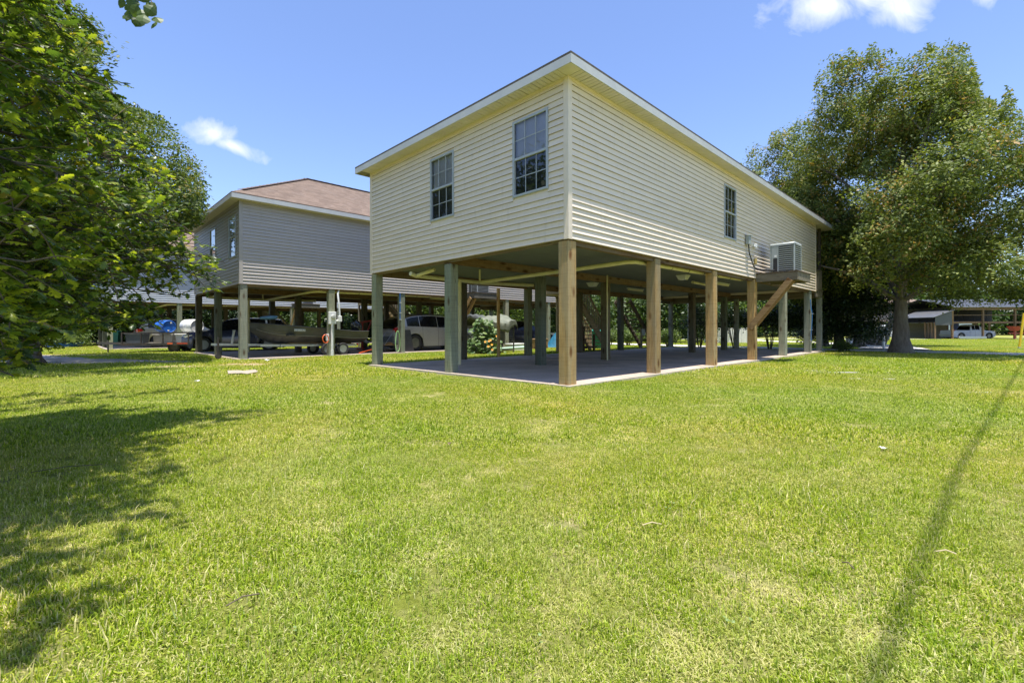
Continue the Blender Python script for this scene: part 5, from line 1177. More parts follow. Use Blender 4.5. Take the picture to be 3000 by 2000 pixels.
def crate(label, name, m, lid, loc, sx, sy, sz, cat='bin'):
    root = thing(name, label, cat, UT @ Vector(loc), R(12)); b = MB(); k_ = .9
    b.add([(-sx*k_, -sy*k_, 0), (sx*k_, -sy*k_, 0), (sx*k_, sy*k_, 0), (-sx*k_, sy*k_, 0), (-sx, -sy, sz), (sx, -sy, sz), (sx, sy, sz), (-sx, sy, sz)], [(0, 3, 2, 1), (0, 1, 5, 4), (1, 2, 6, 5), (2, 3, 7, 6), (3, 0, 4, 7), (4, 5, 6, 7)])
    b.build('tub', m, root); l_ = MB(); l_.cbox(-sx-.03, sx+.03, -sy-.03, sy+.03, sz+.002, sz+.05, .012); l_.build('lid', lid, root); return root
crate('grey lidded storage tote at the front of the utility trailer', 'storage_tote', grey_pl, grey_pl, (-.42, -.45, .46), .38, .27, .42)
crate('pale beige tub in the middle of the utility trailer under the blue barrel', 'storage_tote', mat('beige_tub', (.45, .42, .36), .5), mat('beige_lid', (.3, .28, .24), .5), (.55, .0, .46), .42, .28, .36)
crate('white tub under the white barrel at the back of the trailer', 'storage_tote', white_pl, white_pl, (1.5, .1, .46), .36, .5, .38)
# water tank in a cage
wt = thing('water_tank', 'square white water tank in a wire cage behind the navy car', 'tank', (-15.6, 27.2, -.05), R(20)); b = MB(); b.cbox(-.62, .62, -.5, .5, .15, 1.32, .06); b.build('bottle', white_pl, wt)
for z in np.linspace(.2, 1.3, 6): g = MB(); g.tube([(-.66, -.54, z), (.66, -.54, z), (.66, .54, z), (-.66, .54, z), (-.66, -.54, z)], .012, 5); g.build('cage_bar', steel, wt)
for x in np.linspace(-.66, .66, 7):
    for y in (-.545, .545): g = MB(); g.tube([(x, y, .1), (x, y, 1.33)], .012, 5); g.build('cage_bar', steel, wt)
g = MB(); g.box(-.3, .35, -.53, -.515, .55, .95); g.build('label_plate', mat('plate_blue', (.35, .42, .48), .5), wt)
# ------------------------------------------------------------------ wheelie bins
def wheelie(label, loc, rz, s=1.0):
    root = thing('wheelie_bin', label, 'bin', loc, rz); b = MB(); w0, w1, h = .24*s, .30*s, .95*s
    b.add([(-w0, -w0, .05), (w0, -w0, .05), (w0, w0, .05), (-w0, w0, .05), (-w1, -w1, h), (w1, -w1, h), (w1, w1*1.15, h), (-w1, w1*1.15, h)], [(0, 3, 2, 1), (0, 1, 5, 4), (1, 2, 6, 5), (2, 3, 7, 6), (3, 0, 4, 7), (4, 5, 6, 7)]); b.build('bin_body', green_pl, root)
    l_ = MB(); l_.add([(-w1-.03, -w1-.04, h+.002), (w1+.03, -w1-.04, h+.002), (w1+.03, w1*1.2, h+.002), (-w1-.03, w1*1.2, h+.002), (-w1+.03, -w1, h+.05), (w1-.03, -w1, h+.05), (w1-.03, w1*1.1, h+.09), (-w1+.03, w1*1.1, h+.09)], [(0, 1, 5, 4), (1, 2, 6, 5), (2, 3, 7, 6), (3, 0, 4, 7), (4, 5, 6, 7), (0, 3, 2, 1)]); l_.build('lid', mat('green_lid', (.04, .26, .19), .45, .1), root)
    g = MB(); g.tube([(-w1*.8, w1*1.3, h-.04), (w1*.8, w1*1.3, h-.04)], .018, 8); g.build('handle', green_pl, root)
    for sx in (-1, 1): g = MB(); g.lathe([(.001, -.03), (.11, -.03), (.11, .03), (.001, .03)], 16, Matrix.Translation((sx*w0*1.15, w0*1.1, .11)) @ Matrix.Rotation(R(90), 4, 'Y')); g.build('wheel', dark_m, root)
    return root
q = P(336, 990, 31); wheelie('green wheelie bin on the grass right of the left most posts', (q.x, q.y, -.05), R(20))
q = plot(14.2, 9.3); wheelie('green wheelie bin beside the staircase of the cream house', (q.x, q.y, -.05), TH)
# kiddie pool
kp = thing('wading_pool', 'round blue plastic wading pool on the lawn at far left', 'pool', (-28.3, 29.5, -.05)); b = MB(); b.lathe([(.78, 0), (.82, .02), (.90, .26), (.93, .27), (.93, .25), (.87, .24), (.79, .04), (.001, .03)], 32); b.build('basin', blue_pl, kp, smooth=True)
ns = Vector((-32.2, 31, -.05)); wtk = thing('car_trailer', 'white trailer glimpsed between the hanging leaves at far left', 'trailer', ns, R(10)); b = MB(); b.cbox(-2.3, 1.4, -1, 1, .45, 1.9, .12); b.build('box', white_p, wtk)
for x in (-.6, .3):
    for s in (1, -1): wheel(wtk, x, s*.95, .33, .2, -s, steel)
g = MB(); g.bar((1.4, 0, .5), (2.6, 0, .45), .1, .1); g.build('tongue', dsteel, wtk)
# ------------------------------------------------------------------ things on and under the houses
def pthing(name, label, cat, a, b, z=0, rz=0.0, group=None): return thing(name, label, cat, plot(a, b, z), TH+rz, group)
def ac_unit(a, b, z, label):
    r = pthing('air_conditioner', label, 'air conditioner', a, b, z, group='air conditioners on side platforms'); h = .93; w, d = .375, .355
    g = MB(); g.cbox(-w, w, -d, d, 0, .045, .02); g.build('base_pan', ac_m, r)
    g = MB(); g.box(-w+.02, w-.02, -d+.02, d-.02, .045, h-.06); g.build('coil', mat('ac_coil', (.05, .055, .055), .6, .3, 30, stretch=(8, 8, 1)), r)
    for x in (-1, 1):
        for y in (-1, 1):
            g = MB(); g.cbox(x*w-(.05 if x > 0 else 0), x*w+(.05 if x < 0 else 0), y*d-(.05 if y > 0 else 0), y*d+(.05 if y < 0 else 0), .045, h-.055, .012); g.build('corner_post', ac_m, r)
    g = MB(); g.cbox(-w-.006, -w+.02, d-.26, d-.05, .045, h-.055, .006); g.build('service_panel', ac_m, r)
    g = MB(); g.box(-w-.010, -w-.005, d-.22, d-.10, .04, .46); g.build('pipe_recess', black_m, r)
    for k in range(13):
        z_ = .09+k*.063
        g = MB(); g.bar((-w-.002, -d+.05, z_), (-w-.002, d-.26, z_), .028, .020); g.build('louvre', ac_m, r); g = MB(); g.bar((-w+.05, -d-.002, z_), (w-.05, -d-.002, z_), .028, .018); g.build('louvre', ac_m, r)
        g = MB(); g.bar((w+.002, -d+.05, z_), (w+.002, d-.05, z_), .028, .018); g.build('louvre', ac_m, r)
    g = MB(); g.cbox(-w-.012, w+.012, -d-.012, d+.012, h-.058, h, .03); g.build('top_cap', ac_m, r, smooth=True)
    for k in range(5): g = MB(); q = .08+k*.05; g.lathe([(q, 0), (q+.006, 0), (q+.006, .008), (q, .008)], 24, Matrix.Translation((0, 0, h+.002)), closed=True); g.build('fan_guard', dsteel, r)
    g = MB(); g.box(-w-.0125, -w-.0065, d-.20, d-.13, .50, .56); g.build('nameplate', white_p, r)
    return r
A1 = ac_unit(10.28, -.69, 2.787, 'grey louvred air conditioner on the side platform of the cream house')
for (a, b, lb) in ((-1.94, 12.97, 'grey air conditioner on the side platform of the tan house, seen under the cream house'), (-4.5, 28.2, 'grey air conditioner on the side platform of the far left house')):
    c = copy_tree(A1); c.location = plot(10.28+a, -.69+b, 2.787); c['label'] = lb
# electric disconnect, conduit and cables by the air conditioner
r = pthing('disconnect_box', 'grey electric box with cable on the siding left of the air conditioner', 'electric box', 8.72, -.03, 0)
g = MB(); g.cbox(-.09, .09, -.11, -.0, 3.60, 3.86, .012); g.build('box', ac_m, r); g = MB(); g.cbox(-.11, .11, -.13, .0, 3.862, 3.89, .01); g.build('hood', ac_m, r)
g = MB(); g.tube([(.0, -.06, 3.6), (.02, -.07, 3.35), (.28, -.08, 3.05), (.42, -.09, 2.92), (.62, -.1, 2.87), (.9, -.12, 2.9)], .018, 6); g.build('cable', black_m, r, smooth=True)
g = MB(); g.tube([(.1, -.04, 3.68), (.5, -.04, 3.62), (.62, -.04, 3.62)], .02, 6); g.cbox(.6, .7, -.09, -.0, 3.58, 3.70, .01); g.build('conduit', pvc_w, r)
g = MB(); g.cbox(.68, .80, -.05, .0, 3.08, 3.26, .01); g.build('cover', mat('yellowed_plastic', (.48, .36, .13), .5), r)
r = pthing('pipe_bundle', 'black insulated pipes running across the platform into the air conditioner', 'pipe', 9.55, -.03, 0)
g = MB(); g.tube([(-.1, -.03, 2.93), (.1, -.1, 2.90), (.35, -.4, 2.87), (.40, -.55, 2.88)], .028, 7); g.build('pipe', dark_m, r, smooth=True)
# ceiling lights
def lamp(a, b, label, z=2.735):
    r = pthing('ceiling_light', label, 'ceiling light', a, b, z, group='square lights under the house'); w0, w1, h = .16, .105, .15
    g = MB(); g.cbox(-w0-.01, w0+.01, -w0-.01, w0+.01, -.03, 0, .008); g.build('base', pvc_w, r)
    g = MB(); g.add([(-w0, -w0, -.031), (w0, -w0, -.031), (w0, w0, -.031), (-w0, w0, -.031), (-w1, -w1, -h), (w1, -w1, -h), (w1, w1, -h), (-w1, w1, -h)], [(0, 1, 2, 3), (0, 4, 5, 1), (1, 5, 6, 2), (2, 6, 7, 3), (3, 7, 4, 0), (7, 6, 5, 4)]); g.build('diffuser', mat('frosted_glass', (.62, .64, .58), .35, .06), r)
    return r
lamp(7.75, 5.05, 'square frosted ceiling light right of the nearest corner post'); lamp(7.9, 1.62, 'square frosted ceiling light between the second and third posts of the right side')
def strip_light(a, b, label):
    r = pthing('strip_light', label, 'strip light', a, b, 2.735, group='strip lights under the house'); g = MB(); g.cbox(-.62, .62, -.06, .06, -.04, 0, .01); g.build('housing', pvc_w, r)
    g = MB(); g.tube([(-.58, 0, -.07), (.58, 0, -.07)], .035, 8); g.build('tube', mat('tube_cover', (.72, .66, .42), .4, .05), r, smooth=True)
strip_light(11.2, 5.3, 'cream strip light on the ceiling left of the second right hand post'); strip_light(11.4, 1.75, 'cream strip light on the ceiling right of the third right hand post')
r = pthing('wall_conduit', 'thin white conduit running down beside the middle inner post', 'pipe', 6.15, 3.33); g = MB(); g.tube([(0, 0, -.02), (0, 0, 2.74)], .022, 8); g.build('pipe', pvc, r, smooth=True)
g = MB(); g.bar((0, 0, -.08), (0, 0, 2.55), .09, .09, up=(1, 0, 0)); q = g.build('timber_stud', post_tan, None, label='slim brown timber post standing in the grass behind the slab', cat='post'); place_local(q, 5.35, 7.62, 0)
r = pthing('water_hose', 'blue water hose clipped down the fifth post of the right side', 'hose', 16.35, 0); pts = [(-.12, -.01, 2.25), (-.135, -.03, 1.9), (-.14, -.08, 1.6), (-.15, -.06, 1.1), (-.145, -.03, .7), (-.14, -.04, .5)]
g = MB(); g.tube(pts, .014, 7); g.build('hose', mat('hose_blue', (.02, .16, .45), .4), r, smooth=True)
for z, y in ((1.62, -.08), (.95, -.05), (.5, -.04)): g = MB(); g.bar((-.15, y-.05, z), (-.13, y+.06, z+.01), .02, .018); g.build('clip', pvc_w, r)
# meter on the tan house
r = pthing('electric_meter', 'white electric meter box with glass dial on the post beside the grey boat', 'meter', 1.31, 13.09-.118)
g = MB(); g.cbox(-.16, .13, -.11, -.002, 1.24, 1.72, .01); g.build('box', white_p, r); g = MB(); g.lathe([(.09, 0), (.09, .06), (.075, .10), (.001, .11)], 20, Matrix.Translation((.0, -.11, 1.52)) @ Matrix.Rotation(R(90), 4, 'X')); g.build('dial', mat('meter_glass', (.42, .43, .40), .12, .1, coat=1), r, smooth=True)
g = MB(); g.tube([(-.02, -.06, 1.24), (-.02, -.06, .15)], .05, 10); g.tube([(-.02, -.06, .2), (-.02, -.06, -.05)], .06, 10); g.build('conduit', pvc_w, r, smooth=True)
g = MB(); g.tube([(.13, -.06, 1.36), (.3, -.06, 1.38), (.30, -.06, 1.42), (.28, -.02, 2.0), (.24, 0, 2.45), (.32, .08, 2.62)], .035, 8); g.build('mast', pvc_w, r, smooth=True)
g = MB(); g.cbox(.22, .36, -.12, .0, 1.34, 1.56, .01); g.build('junction_box', white_p, r)
r = pthing('outlet_box', 'small outlet box with a coiled orange cord on the meter post', 'outlet', 1.19, 13.09); g = MB(); g.cbox(-.09, .01, -.13, -.02, .58, .84, .008); g.build('box', pvc_w, r)
q = pthing('extension_cord', 'orange extension cord coiled on the outlet box', 'cord', 1.19, 13.0); g = MB(); g.tube([(-.16+.02*math.sin(t*3), -.08, .68+.0) + Vector((.13*math.cos(t), -.01*t/6, .16*math.sin(t))) if False else Vector((-.18+.12*math.cos(t), -.10-.004*t, .66+.16*math.sin(t))) for t in np.linspace(0, 18, 60)], .010, 5); g.build('cord', orange_p, q, smooth=True)
# hose, stud and panel at the next post
r = pthing('garden_hose', 'green garden hose hanging in a loop from the post by the silver car', 'hose', 4.28, 12.93)
g = MB(); g.tube([Vector((-.05+.16*math.sin(t)*(.4+.6*(1-math.cos(t))/2), -.02*math.sin(2*t), .95-.46*(1-math.cos(t))*.98)) for t in np.linspace(.0, 12.3, 70)], .016, 6); g.build('hose', mat('hose_green', (.30, .52, .22), .45), r, smooth=True)
r = pthing('water_pipe', 'blue water pipe with pale clips on the post by the silver car', 'pipe', 4.36, 12.95); g = MB(); g.tube([(0, 0, 2.62), (0, 0, 1.45)], .022, 7); g.build('pipe', mat('pex_blue', (.03, .14, .40), .4), r, smooth=True)
g = MB(); g.tube([(0, 0, 1.45), (0, 0, -.05)], .02, 7); g.build('riser', dsteel, r)
for z in (2.2, 1.75, 1.45): g = MB(); g.bar((-.05, -.03, z), (.05, -.03, z), .015, .02); g.build('clip', pvc_w, r)
g = MB(); g.add([(0, 0, 0), (.62, .05, 0), (.52, .22, 1.0), (.02, .2, 1.0), (0, .03, 0), (.62, .08, 0), (.52, .25, 1.0), (.02, .23, 1.0)], [(0, 1, 2, 3), (7, 6, 5, 4), (0, 4, 5, 1), (1, 5, 6, 2), (2, 6, 7, 3), (3, 7, 4, 0)]); q = g.build('leaning_board', mat('black_board', (.055, .055, .058), .6, .2), None, label='dark board leaning against the silver car beside its post', cat='board'); place_local(q, 4.72, 13.3, 0)
# workshop clutter behind the boat
def wp_(a, b, z=0): return plot(a, b, z)
r = pthing('hoist', 'red engine hoist standing between the boat and the silver car', 'hoist', 3.9, 15.6)
g = MB(); g.bar((0, 0, .1), (0, 0, 1.35), .09, .09, up=(1, 0, 0)); g.build('mast', red_p, r); g = MB(); g.bar((-.1, 0, 1.35), (.8, 0, 1.50), .07, .07); g.build('boom', red_p, r); g = MB(); g.bar((.1, 0, .5), (.45, 0, 1.38), .06, .06); g.build('ram', red_p, r)
g = MB(); g.bar((-.1, -.3, .08), (1.1, -.42, .08), .08, .08); g.bar((-.1, .3, .08), (1.1, .42, .08), .08, .08); g.bar((-.1, -.3, .1), (-.1, .3, .1), .08, .08); g.build('legs_frame', red_p, r)
r = pthing('scooter', 'dark mower with raised handle parked behind the boat trailer', 'mower', 3.6, 13.7, 0, R(20)); g = MB(); g.cbox(-.3, .3, -.24, .24, .12, .34, .06); g.build('deck', black_m, r); g = MB(); g.lathe([(.16, .34), (.17, .44), (.1, .52), (.001, .53)], 16); g.build('engine', dsteel, r, smooth=True)
g = MB(); g.tube([(.3, -.2, .3), (.85, -.2, .85), (.85, .2, .85), (.3, .2, .3)], .014, 6); g.build('handle', steel, r); 
for sx in (-.26, .26):
    for sy in (-.28, .28): g = MB(); g.lathe([(.001, -.03), (.11, -.03), (.11, .03), (.001, .03)], 14, Matrix.Translation((sx, sy, .11)) @ Matrix.Rotation(R(90), 4, 'X')); g.build('wheel', dark_m, r)
g = MB(); g.bar((0, 0, .03), (.9, .1, .22), .05, .04); g.bar((.9, .1, .22), (1.0, .11, .34), .03, .1); q = g.build('pry_tool', orange_p, None, label='orange handled tool lying on the slab behind the boat trailer', cat='tool'); place_local(q, 2.6, 13.3, 0)
r = pthing('creeper_bench', 'low wooden bench with odds and ends behind the silver car', 'bench', 4.25, 13.9); g = MB(); g.box(-.5, .5, -.25, .25, .30, .35); g.build('bench_top', brace_w, r)
for sx in (-.45, .4): g = MB(); g.box(sx, sx+.05, -.22, .22, 0, .30); g.build('leg', deck_w, r)
g = MB(); g.box(-.45, .45, -.2, .2, .12, .15); g.build('shelf', deck_w, r)
q = pthing('rag_heap', 'orange brown rag heap on the low bench', 'rag', 4.35, 13.85, .352); g = MB(); g.lathe([(.17, 0), (.15, .04), (.08, .08), (.001, .09)], 10); g.build('cloth', mat('rag', (.42, .22, .06), .9, .3), q, smooth=True)
r = pthing('paint_bucket', 'stained white paint bucket on the ground below the silver car', 'bucket', 4.62, 13.55); g = MB(); g.lathe([(.001, 0), (.12, 0), (.145, .30), (.15, .30), (.15, .32), (.135, .32), (.115, .02), (.001, .02)], 20); g.build('pail', mat('pail', (.62, .60, .50), .5, .1, 5, dirt=(.5, .28, .06), dirtamt=.9), r, smooth=True); g = MB(); g.tube([(-.15, 0, .3), (-.1, -.13, .2), (.1, -.13, .2), (.15, 0, .3)], .005, 5); g.build('handle', steel, r)
for (a, b, rz, lb) in ((1.9, 14.6, .2, 'crumpled grey plastic sheet heaped on the slab under the boat trailer'),):
    g = MB(); rr = random.Random(3); g.sheet([[(x*.13, y*.13, max(0, .16-.012*((x-4)**2+(y-3)**2)*.6)+rr.uniform(0, .05)) for y in range(7)] for x in range(9)]); q = g.build('plastic_sheet', mat('crumple', (.22, .22, .23), .5, .2), None, label=lb, cat='plastic sheet'); place_local(q, a, b, .005, rz)
# coop under a tarpaulin with a squash plant
cp = pthing('coop', 'wire sided animal coop under an olive tarpaulin between the two houses', 'coop', 7.35, 10.55)
W2, D2 = .95, .75
for x in (-W2, 0, W2):
    for y in (-D2, D2): g = MB(); g.bar((x, y, -.05), (x, y, 1.15), .05, .05, up=(1, 0, 0)); g.build('frame_post', deck_w, cp)
for z in (.08, 1.13):
    for y in (-D2, D2): g = MB(); g.bar((-W2, y, z), (W2, y, z), .045, .05); g.build('frame_rail', deck_w, cp)
    for x in (-W2, W2): g = MB(); g.bar((x, -D2, z), (x, D2, z), .045, .05); g.build('frame_rail', deck_w, cp)
g = MB()
for k in range(26):
    t = k/25
    for y in (-D2-.03,): g.tube([(-W2+2*W2*t, y, .05), (-W2+2*W2*t, y, 1.12)], .004, 4)
    g.tube([(-W2-.03, -D2+2*D2*t, .05), (-W2-.03, -D2+2*D2*t, 1.12)], .004, 4)
for k in range(14):
    z = .08+k*.08; g.tube([(-W2, -D2-.03, z), (W2, -D2-.03, z)], .004, 4); g.tube([(-W2-.03, -D2, z), (-W2-.03, D2, z)], .004, 4)
g.build('wire_mesh', steel, cp, kind='stuff')
g = MB(); g.cbox(-.1, .85, -.3, .6, .35, 1.0, .01); g.build('nest_box', deck_w, cp); g = MB(); g.box(-.105, -.1+.0, -.1, .15, .55, .8); g.build('nest_hole', black_m, cp); g = MB(); g.box(.2, .5, -.306, -.301, .5, .8); g.build('nest_hole', black_m, cp)
tp = mat('tarpaulin', (.15, .165, .12), .55, .15, 5, dirt=(.20, .20, .15), dirtamt=.5); tpd = mat('tarpaulin_dark', (.075, .08, .08), .6, .2, 5)
rr = random.Random(12)
def tarp_z(x, y): return 1.62-.30*(abs(y)/.9)**1.3-.04*math.cos(x*3)+.025*math.sin(x*9+y*7)+.02*math.sin(x*17-y*11)
nx_, ny_ = 26, 22; gr = []
for i in range(nx_+1):
    row = []
    for j in range(ny_+1):
        u = -1.15+2.3*i/nx_; v = -1.35+2.7*j/ny_; vv = max(-.9, min(.9, v)); ex = abs(v)-.9; uu = max(-1.02, min(1.02, u)); eu = abs(u)-1.02
        z = tarp_z(uu, vv)-(max(0, ex)*(.75+.25*math.sin(u*5)))-max(0, eu)*1.5; row.append((uu+(.02*math.sin(v*9) if eu > 0 else 0), vv+(.05*math.sin(u*6) if ex > 0 else 0)*(1 if v > 0 else -1), z))
    gr.append(row)
g = MB(); g.sheet(gr); g.m = [1 if (i // ny_ < 8 and 5 < i % ny_ < 15) else 0 for i in range(len(g.f))]; q = g.build('tarpaulin', [tp, tpd], None, smooth=True, label='olive tarpaulin with a darker corner draped over the wire coop', cat='tarpaulin'); place_local(q, 7.35, 10.55, .02); so2 = q.modifiers.new('thick', 'SOLIDIFY'); so2.thickness = .008
sq = thing('squash_plant', 'tall leafy squash plant with orange flowers growing against the coop', 'plant', (-1.15, 19.85, -.05)); rg = np.random.default_rng(61); n = 330
pp_ = rg.normal(0, 1, (n, 3)); pp_ /= np.linalg.norm(pp_, axis=1, keepdims=True); hh_ = rg.random(n); pos = np.stack([pp_[:, 0]*.85*(1-hh_*.62)-.08*hh_, pp_[:, 1]*.5*(1-hh_*.5), .06+hh_*1.42], 1)
leafcloud('foliage', pos, rg.uniform(.11, .25, n), np.stack([pp_[:, 0]*.3, pp_[:, 1]*.3-.35, np.full(n, .75)], 1), T_BROAD, lf_squash, sq, rg=rg, spread=.35)
g = MB()
for k in range(16):
    a = rg.uniform(0, 6.28); e = Vector((math.cos(a)*.5, math.sin(a)*.3, rg.uniform(.5, 1.35))); g.tube([(0, 0, -.02), (e.x*.4, e.y*.4, e.z*.55), e], .012, 5)
g.build('stems', mat('green_stem', (.14, .22, .06), .6), sq)
for k in range(8):
    x, z = rg.uniform(-.75, .75), rg.uniform(.2, 1.35); g = MB(); g.lathe([(.001, 0), (.02, .02), (.05, .06), (.001, .045)], 7, Matrix.Translation((x*(1.2-z*.6), -.42*(1.3-z*.6), z)) @ Matrix.Rotation(R(70), 4, 'X')); g.build('flower', mat('flower_orange', (.75, .33, .02), .5), sq)
# odds and ends further back under the tan house's far side
for (nm, lb, ct, a, b, dims, m) in (('cooler', 'small pale cooler on the grass between the far posts', 'cooler', 9.9, 11.3, (.45, .25, .30), white_pl),
                                   ('wooden_chest', 'brown wooden chest seen between the posts left of the corner post', 'chest', 11.9, 11.6, (.5, .3, .5), brace_w)):
    r = pthing(nm, lb, ct, a, b, -.04); g = MB(); g.cbox(-dims[0], dims[0], -dims[1], dims[1], 0, dims[2], .02); g.build('body', m, r); g = MB(); g.cbox(-dims[0]-.015, dims[0]+.015, -dims[1]-.015, dims[1]+.015, dims[2]+.002, dims[2]+.05, .02); g.build('lid', m, r)
r = pthing('green_pipe', 'pale green plastic pipe lying on the grass before the cooler', 'pipe', 9.3, 10.9, .06, R(-20)); g = MB(); g.tube([(-.8, 0, 0), (.9, 0, .08)], .07, 10); g.build('pipe', mat('pipe_green', (.42, .60, .48), .5), r, smooth=True)
p1 = P(1500, 1000, 30); r_, xs, rn_, ax, w = car('dark blue car standing far back, glimpsed left of the corner post', (p1.x+2.6, 30.5, -.05), math.pi+.25, 4.6, 1.8, 1.62, suv_top, suv_belt, [(1.62, 2.62), (2.70, 3.55), (3.64, 4.15)], [.92, 3.66], .34, navy, rim=rimm)
seams(r_, xs, rn_, ax, [1.40, 2.64]); side_lights(r_, 4.6, 1.8, 1.62)
g = MB(); rr = random.Random(5); g.sheet([[(x*.22, y*.2, max(.0, 1.0-.09*((x-4)**2)*.8-.16*((y-3)**2)*.6)+rr.uniform(-.03, .05)) for y in range(7)] for x in range(9)]); q = g.build('covered_heap', mat('blue_tarp', (.02, .13, .22), .5, .2), None, smooth=True, label='heap under a blue green tarp just left of the corner post', cat='tarp'); q.location = P(1600, 1020, 26.5); q.location.z = -.06
# dark lattice of timber under the stairs of the cream house
r = pthing('storage_rack', 'dark timber storage rack under the staircase of the cream house', 'rack', 11.0, 8.1)
for x in (-1.0, -.2, .6):
    for y in (-.35, .35): g = MB(); g.box(x-.04, x+.04, y-.04, y+.04, 0, 1.5-.5*(x+1)*.9); g.build('upright', deck_d, r)
for z in (.15, .55, .9): g = MB(); g.box(-1.0, .9-z*1.0, -.4, .4, z, z+.04); g.build('shelf', deck_d, r)
for k in range(7): g = MB(); z = .05+k*.2; g.box(-1.05, 1.1-z*1.15, .36, .39, z, z+.15); g.build('back_board', deck_d, r)
# second staircase at the far end of the cream house (dark timbers seen right of the third post)
r = pthing('side_stair', 'dark side staircase seen between the third and fourth right hand posts', 'staircase', 15.0, 7.9)
for y in (0, .9): g = MB(); g.bar((.0, y, 2.5), (2.6, y, .05), .05, .24); g.build('stringer', deck_d, r)
for k in range(11): g = MB(); t = (k+.7)/11.5; g.box(2.6*t-.13, 2.6*t+.13, 0, .9, 2.55*(1-t)-.02, 2.55*(1-t)+.02); g.build('tread', deck_d, r)
# ------------------------------------------------------------------ lawn litter
def board(name, pts, m, lb, ct, th=.03):
    mb = MB(); n_ = len(pts); c = sum((Vector((*p, 0)) for p in pts), Vector())/n_; z = float(gz(c.x, c.y))+.035
    v = [(p[0], p[1], z+.01*(i % 2)) for i, p in enumerate(pts)]; v += [(x, y, q+th) for x, y, q in v]; mb.add(v, [tuple(range(n_-1, -1, -1)), tuple(range(n_, 2*n_))]+[(i, (i+1) % n_, n_+(i+1) % n_, n_+i) for i in range(n_)]); return mb.build(name, m, None, label=lb, cat=ct)
def gp(px, py): q = G(px, py); return (q.x, q.y)
card = mat('bleached_board', (.36, .30, .235), .8, .12, 5, stretch=(1, 8, 1), dirt=(.3, .25, .2))
mb = MB(); L_ = [gp(668, 1086), gp(702, 1085), gp(712, 1093), gp(676, 1094)]; 
board('cardboard', [gp(668, 1095), gp(706, 1095), gp(725, 1096), gp(756, 1091), gp(748, 1083), gp(712, 1088), gp(700, 1085), gp(666, 1087)], card, 'bleached piece of flattened cardboard lying on the lawn before the tan house', 'cardboard', .012)
def scrap(px, py, s, lb, seed, m=white_pl):
    q = G(px, py); rr = random.Random(seed); g = MB(); g.sheet([[((x-1.5)*s/3+rr.uniform(-.1, .1)*s, (y-1.5)*s/3+rr.uniform(-.1, .1)*s, .03+rr.uniform(0, .35)*s) for y in range(4)] for x in range(4)]); o = g.build('litter', m, None, label=lb, cat='litter'); o.location = q; return o
scrap(785, 1055, .16, 'scrap of white plastic in the grass before the meter post', 1); scrap(770, 1051, .07, 'tiny pinkish scrap beside the white plastic', 2, mat('pink_scrap', (.6, .35, .28), .7))
scrap(577, 1118, .07, 'small white scrap of paper left of the cardboard', 3); scrap(2586, 1331, .045, 'small white paper scrap lying alone in the right lawn', 4); scrap(1315, 1306, .035, 'small brown lump in the middle of the lawn', 5, mat('brown_lump', (.12, .08, .05), .9))
for (px, py, L_, an, lb) in ((660, 1793, .11, .7, 'dry brown twig in the shaded grass at lower left'), (2500, 1692, .05, 1.9, 'short brown leaf stalk at the lower right'), (2740, 1640, .07, -.5, 'short straw stalk lying in the right foreground'), (1880, 1555, .10, .0, 'pale straw stalk lying right of centre'), (90, 1390, .4, .45, 'fallen grey twig in the shade at far left')):
    q = G(px, py); g = MB(); g.tube([(0, 0, .03), (math.cos(an)*L_*.5, math.sin(an)*L_*.5, .045), (math.cos(an)*L_, math.sin(an)*L_, .035)], .003, 5); o = g.build('twig', twig_m if 'brown' in lb or 'twig' in lb else mat('straw', (.55, .45, .27), .8), None, label=lb, cat='twig'); o.location = q
me = bpy.data.meshes.new('weed'); me.from_pydata([tuple(v) for v in T_BROAD[0]], [], T_BROAD[1]); me.materials.append(lf_squash); at = me.attributes.new('rnd', 'FLOAT', 'FACE'); at.data.foreach_set('value', [1.0]*len(T_BROAD[1]))
wd = MB()
rr = random.Random(8); wv, wf = [], []
for (px, py) in ((1045, 1602), (1070, 1590), (1965, 1490), (1950, 1505), (2140, 1842), (2216, 1848), (2380, 1645), (2135, 1860), (1035, 1700), (1700, 1622), (480, 1660), (1380, 1240), (2250, 1400), (1210, 1720), (1590, 1900), (880, 1860)):
    q = G(px, py)
    for k_ in range(2): 
        a = rr.uniform(0, 6.28); M4 = Matrix.Translation((q.x+.015*math.cos(a), q.y+.015*math.sin(a), q.z+.03)) @ Matrix.Rotation(a, 4, 'Z') @ Matrix.Rotation(R(-15), 4, 'Y') @ Matrix.Scale(.014, 4); wd.add([M4 @ Vector(v) for v in T_BROAD[0]], T_BROAD[1])
wo2 = wd.build('clover', lf_squash, None, kind='stuff'); tag(wo2, 'small round leaved weeds dotted through the near lawn', 'weeds'); at = wo2.data.attributes.new('rnd', 'FLOAT', 'FACE'); at.data.foreach_set('value', [1.0]*len(wo2.data.polygons))
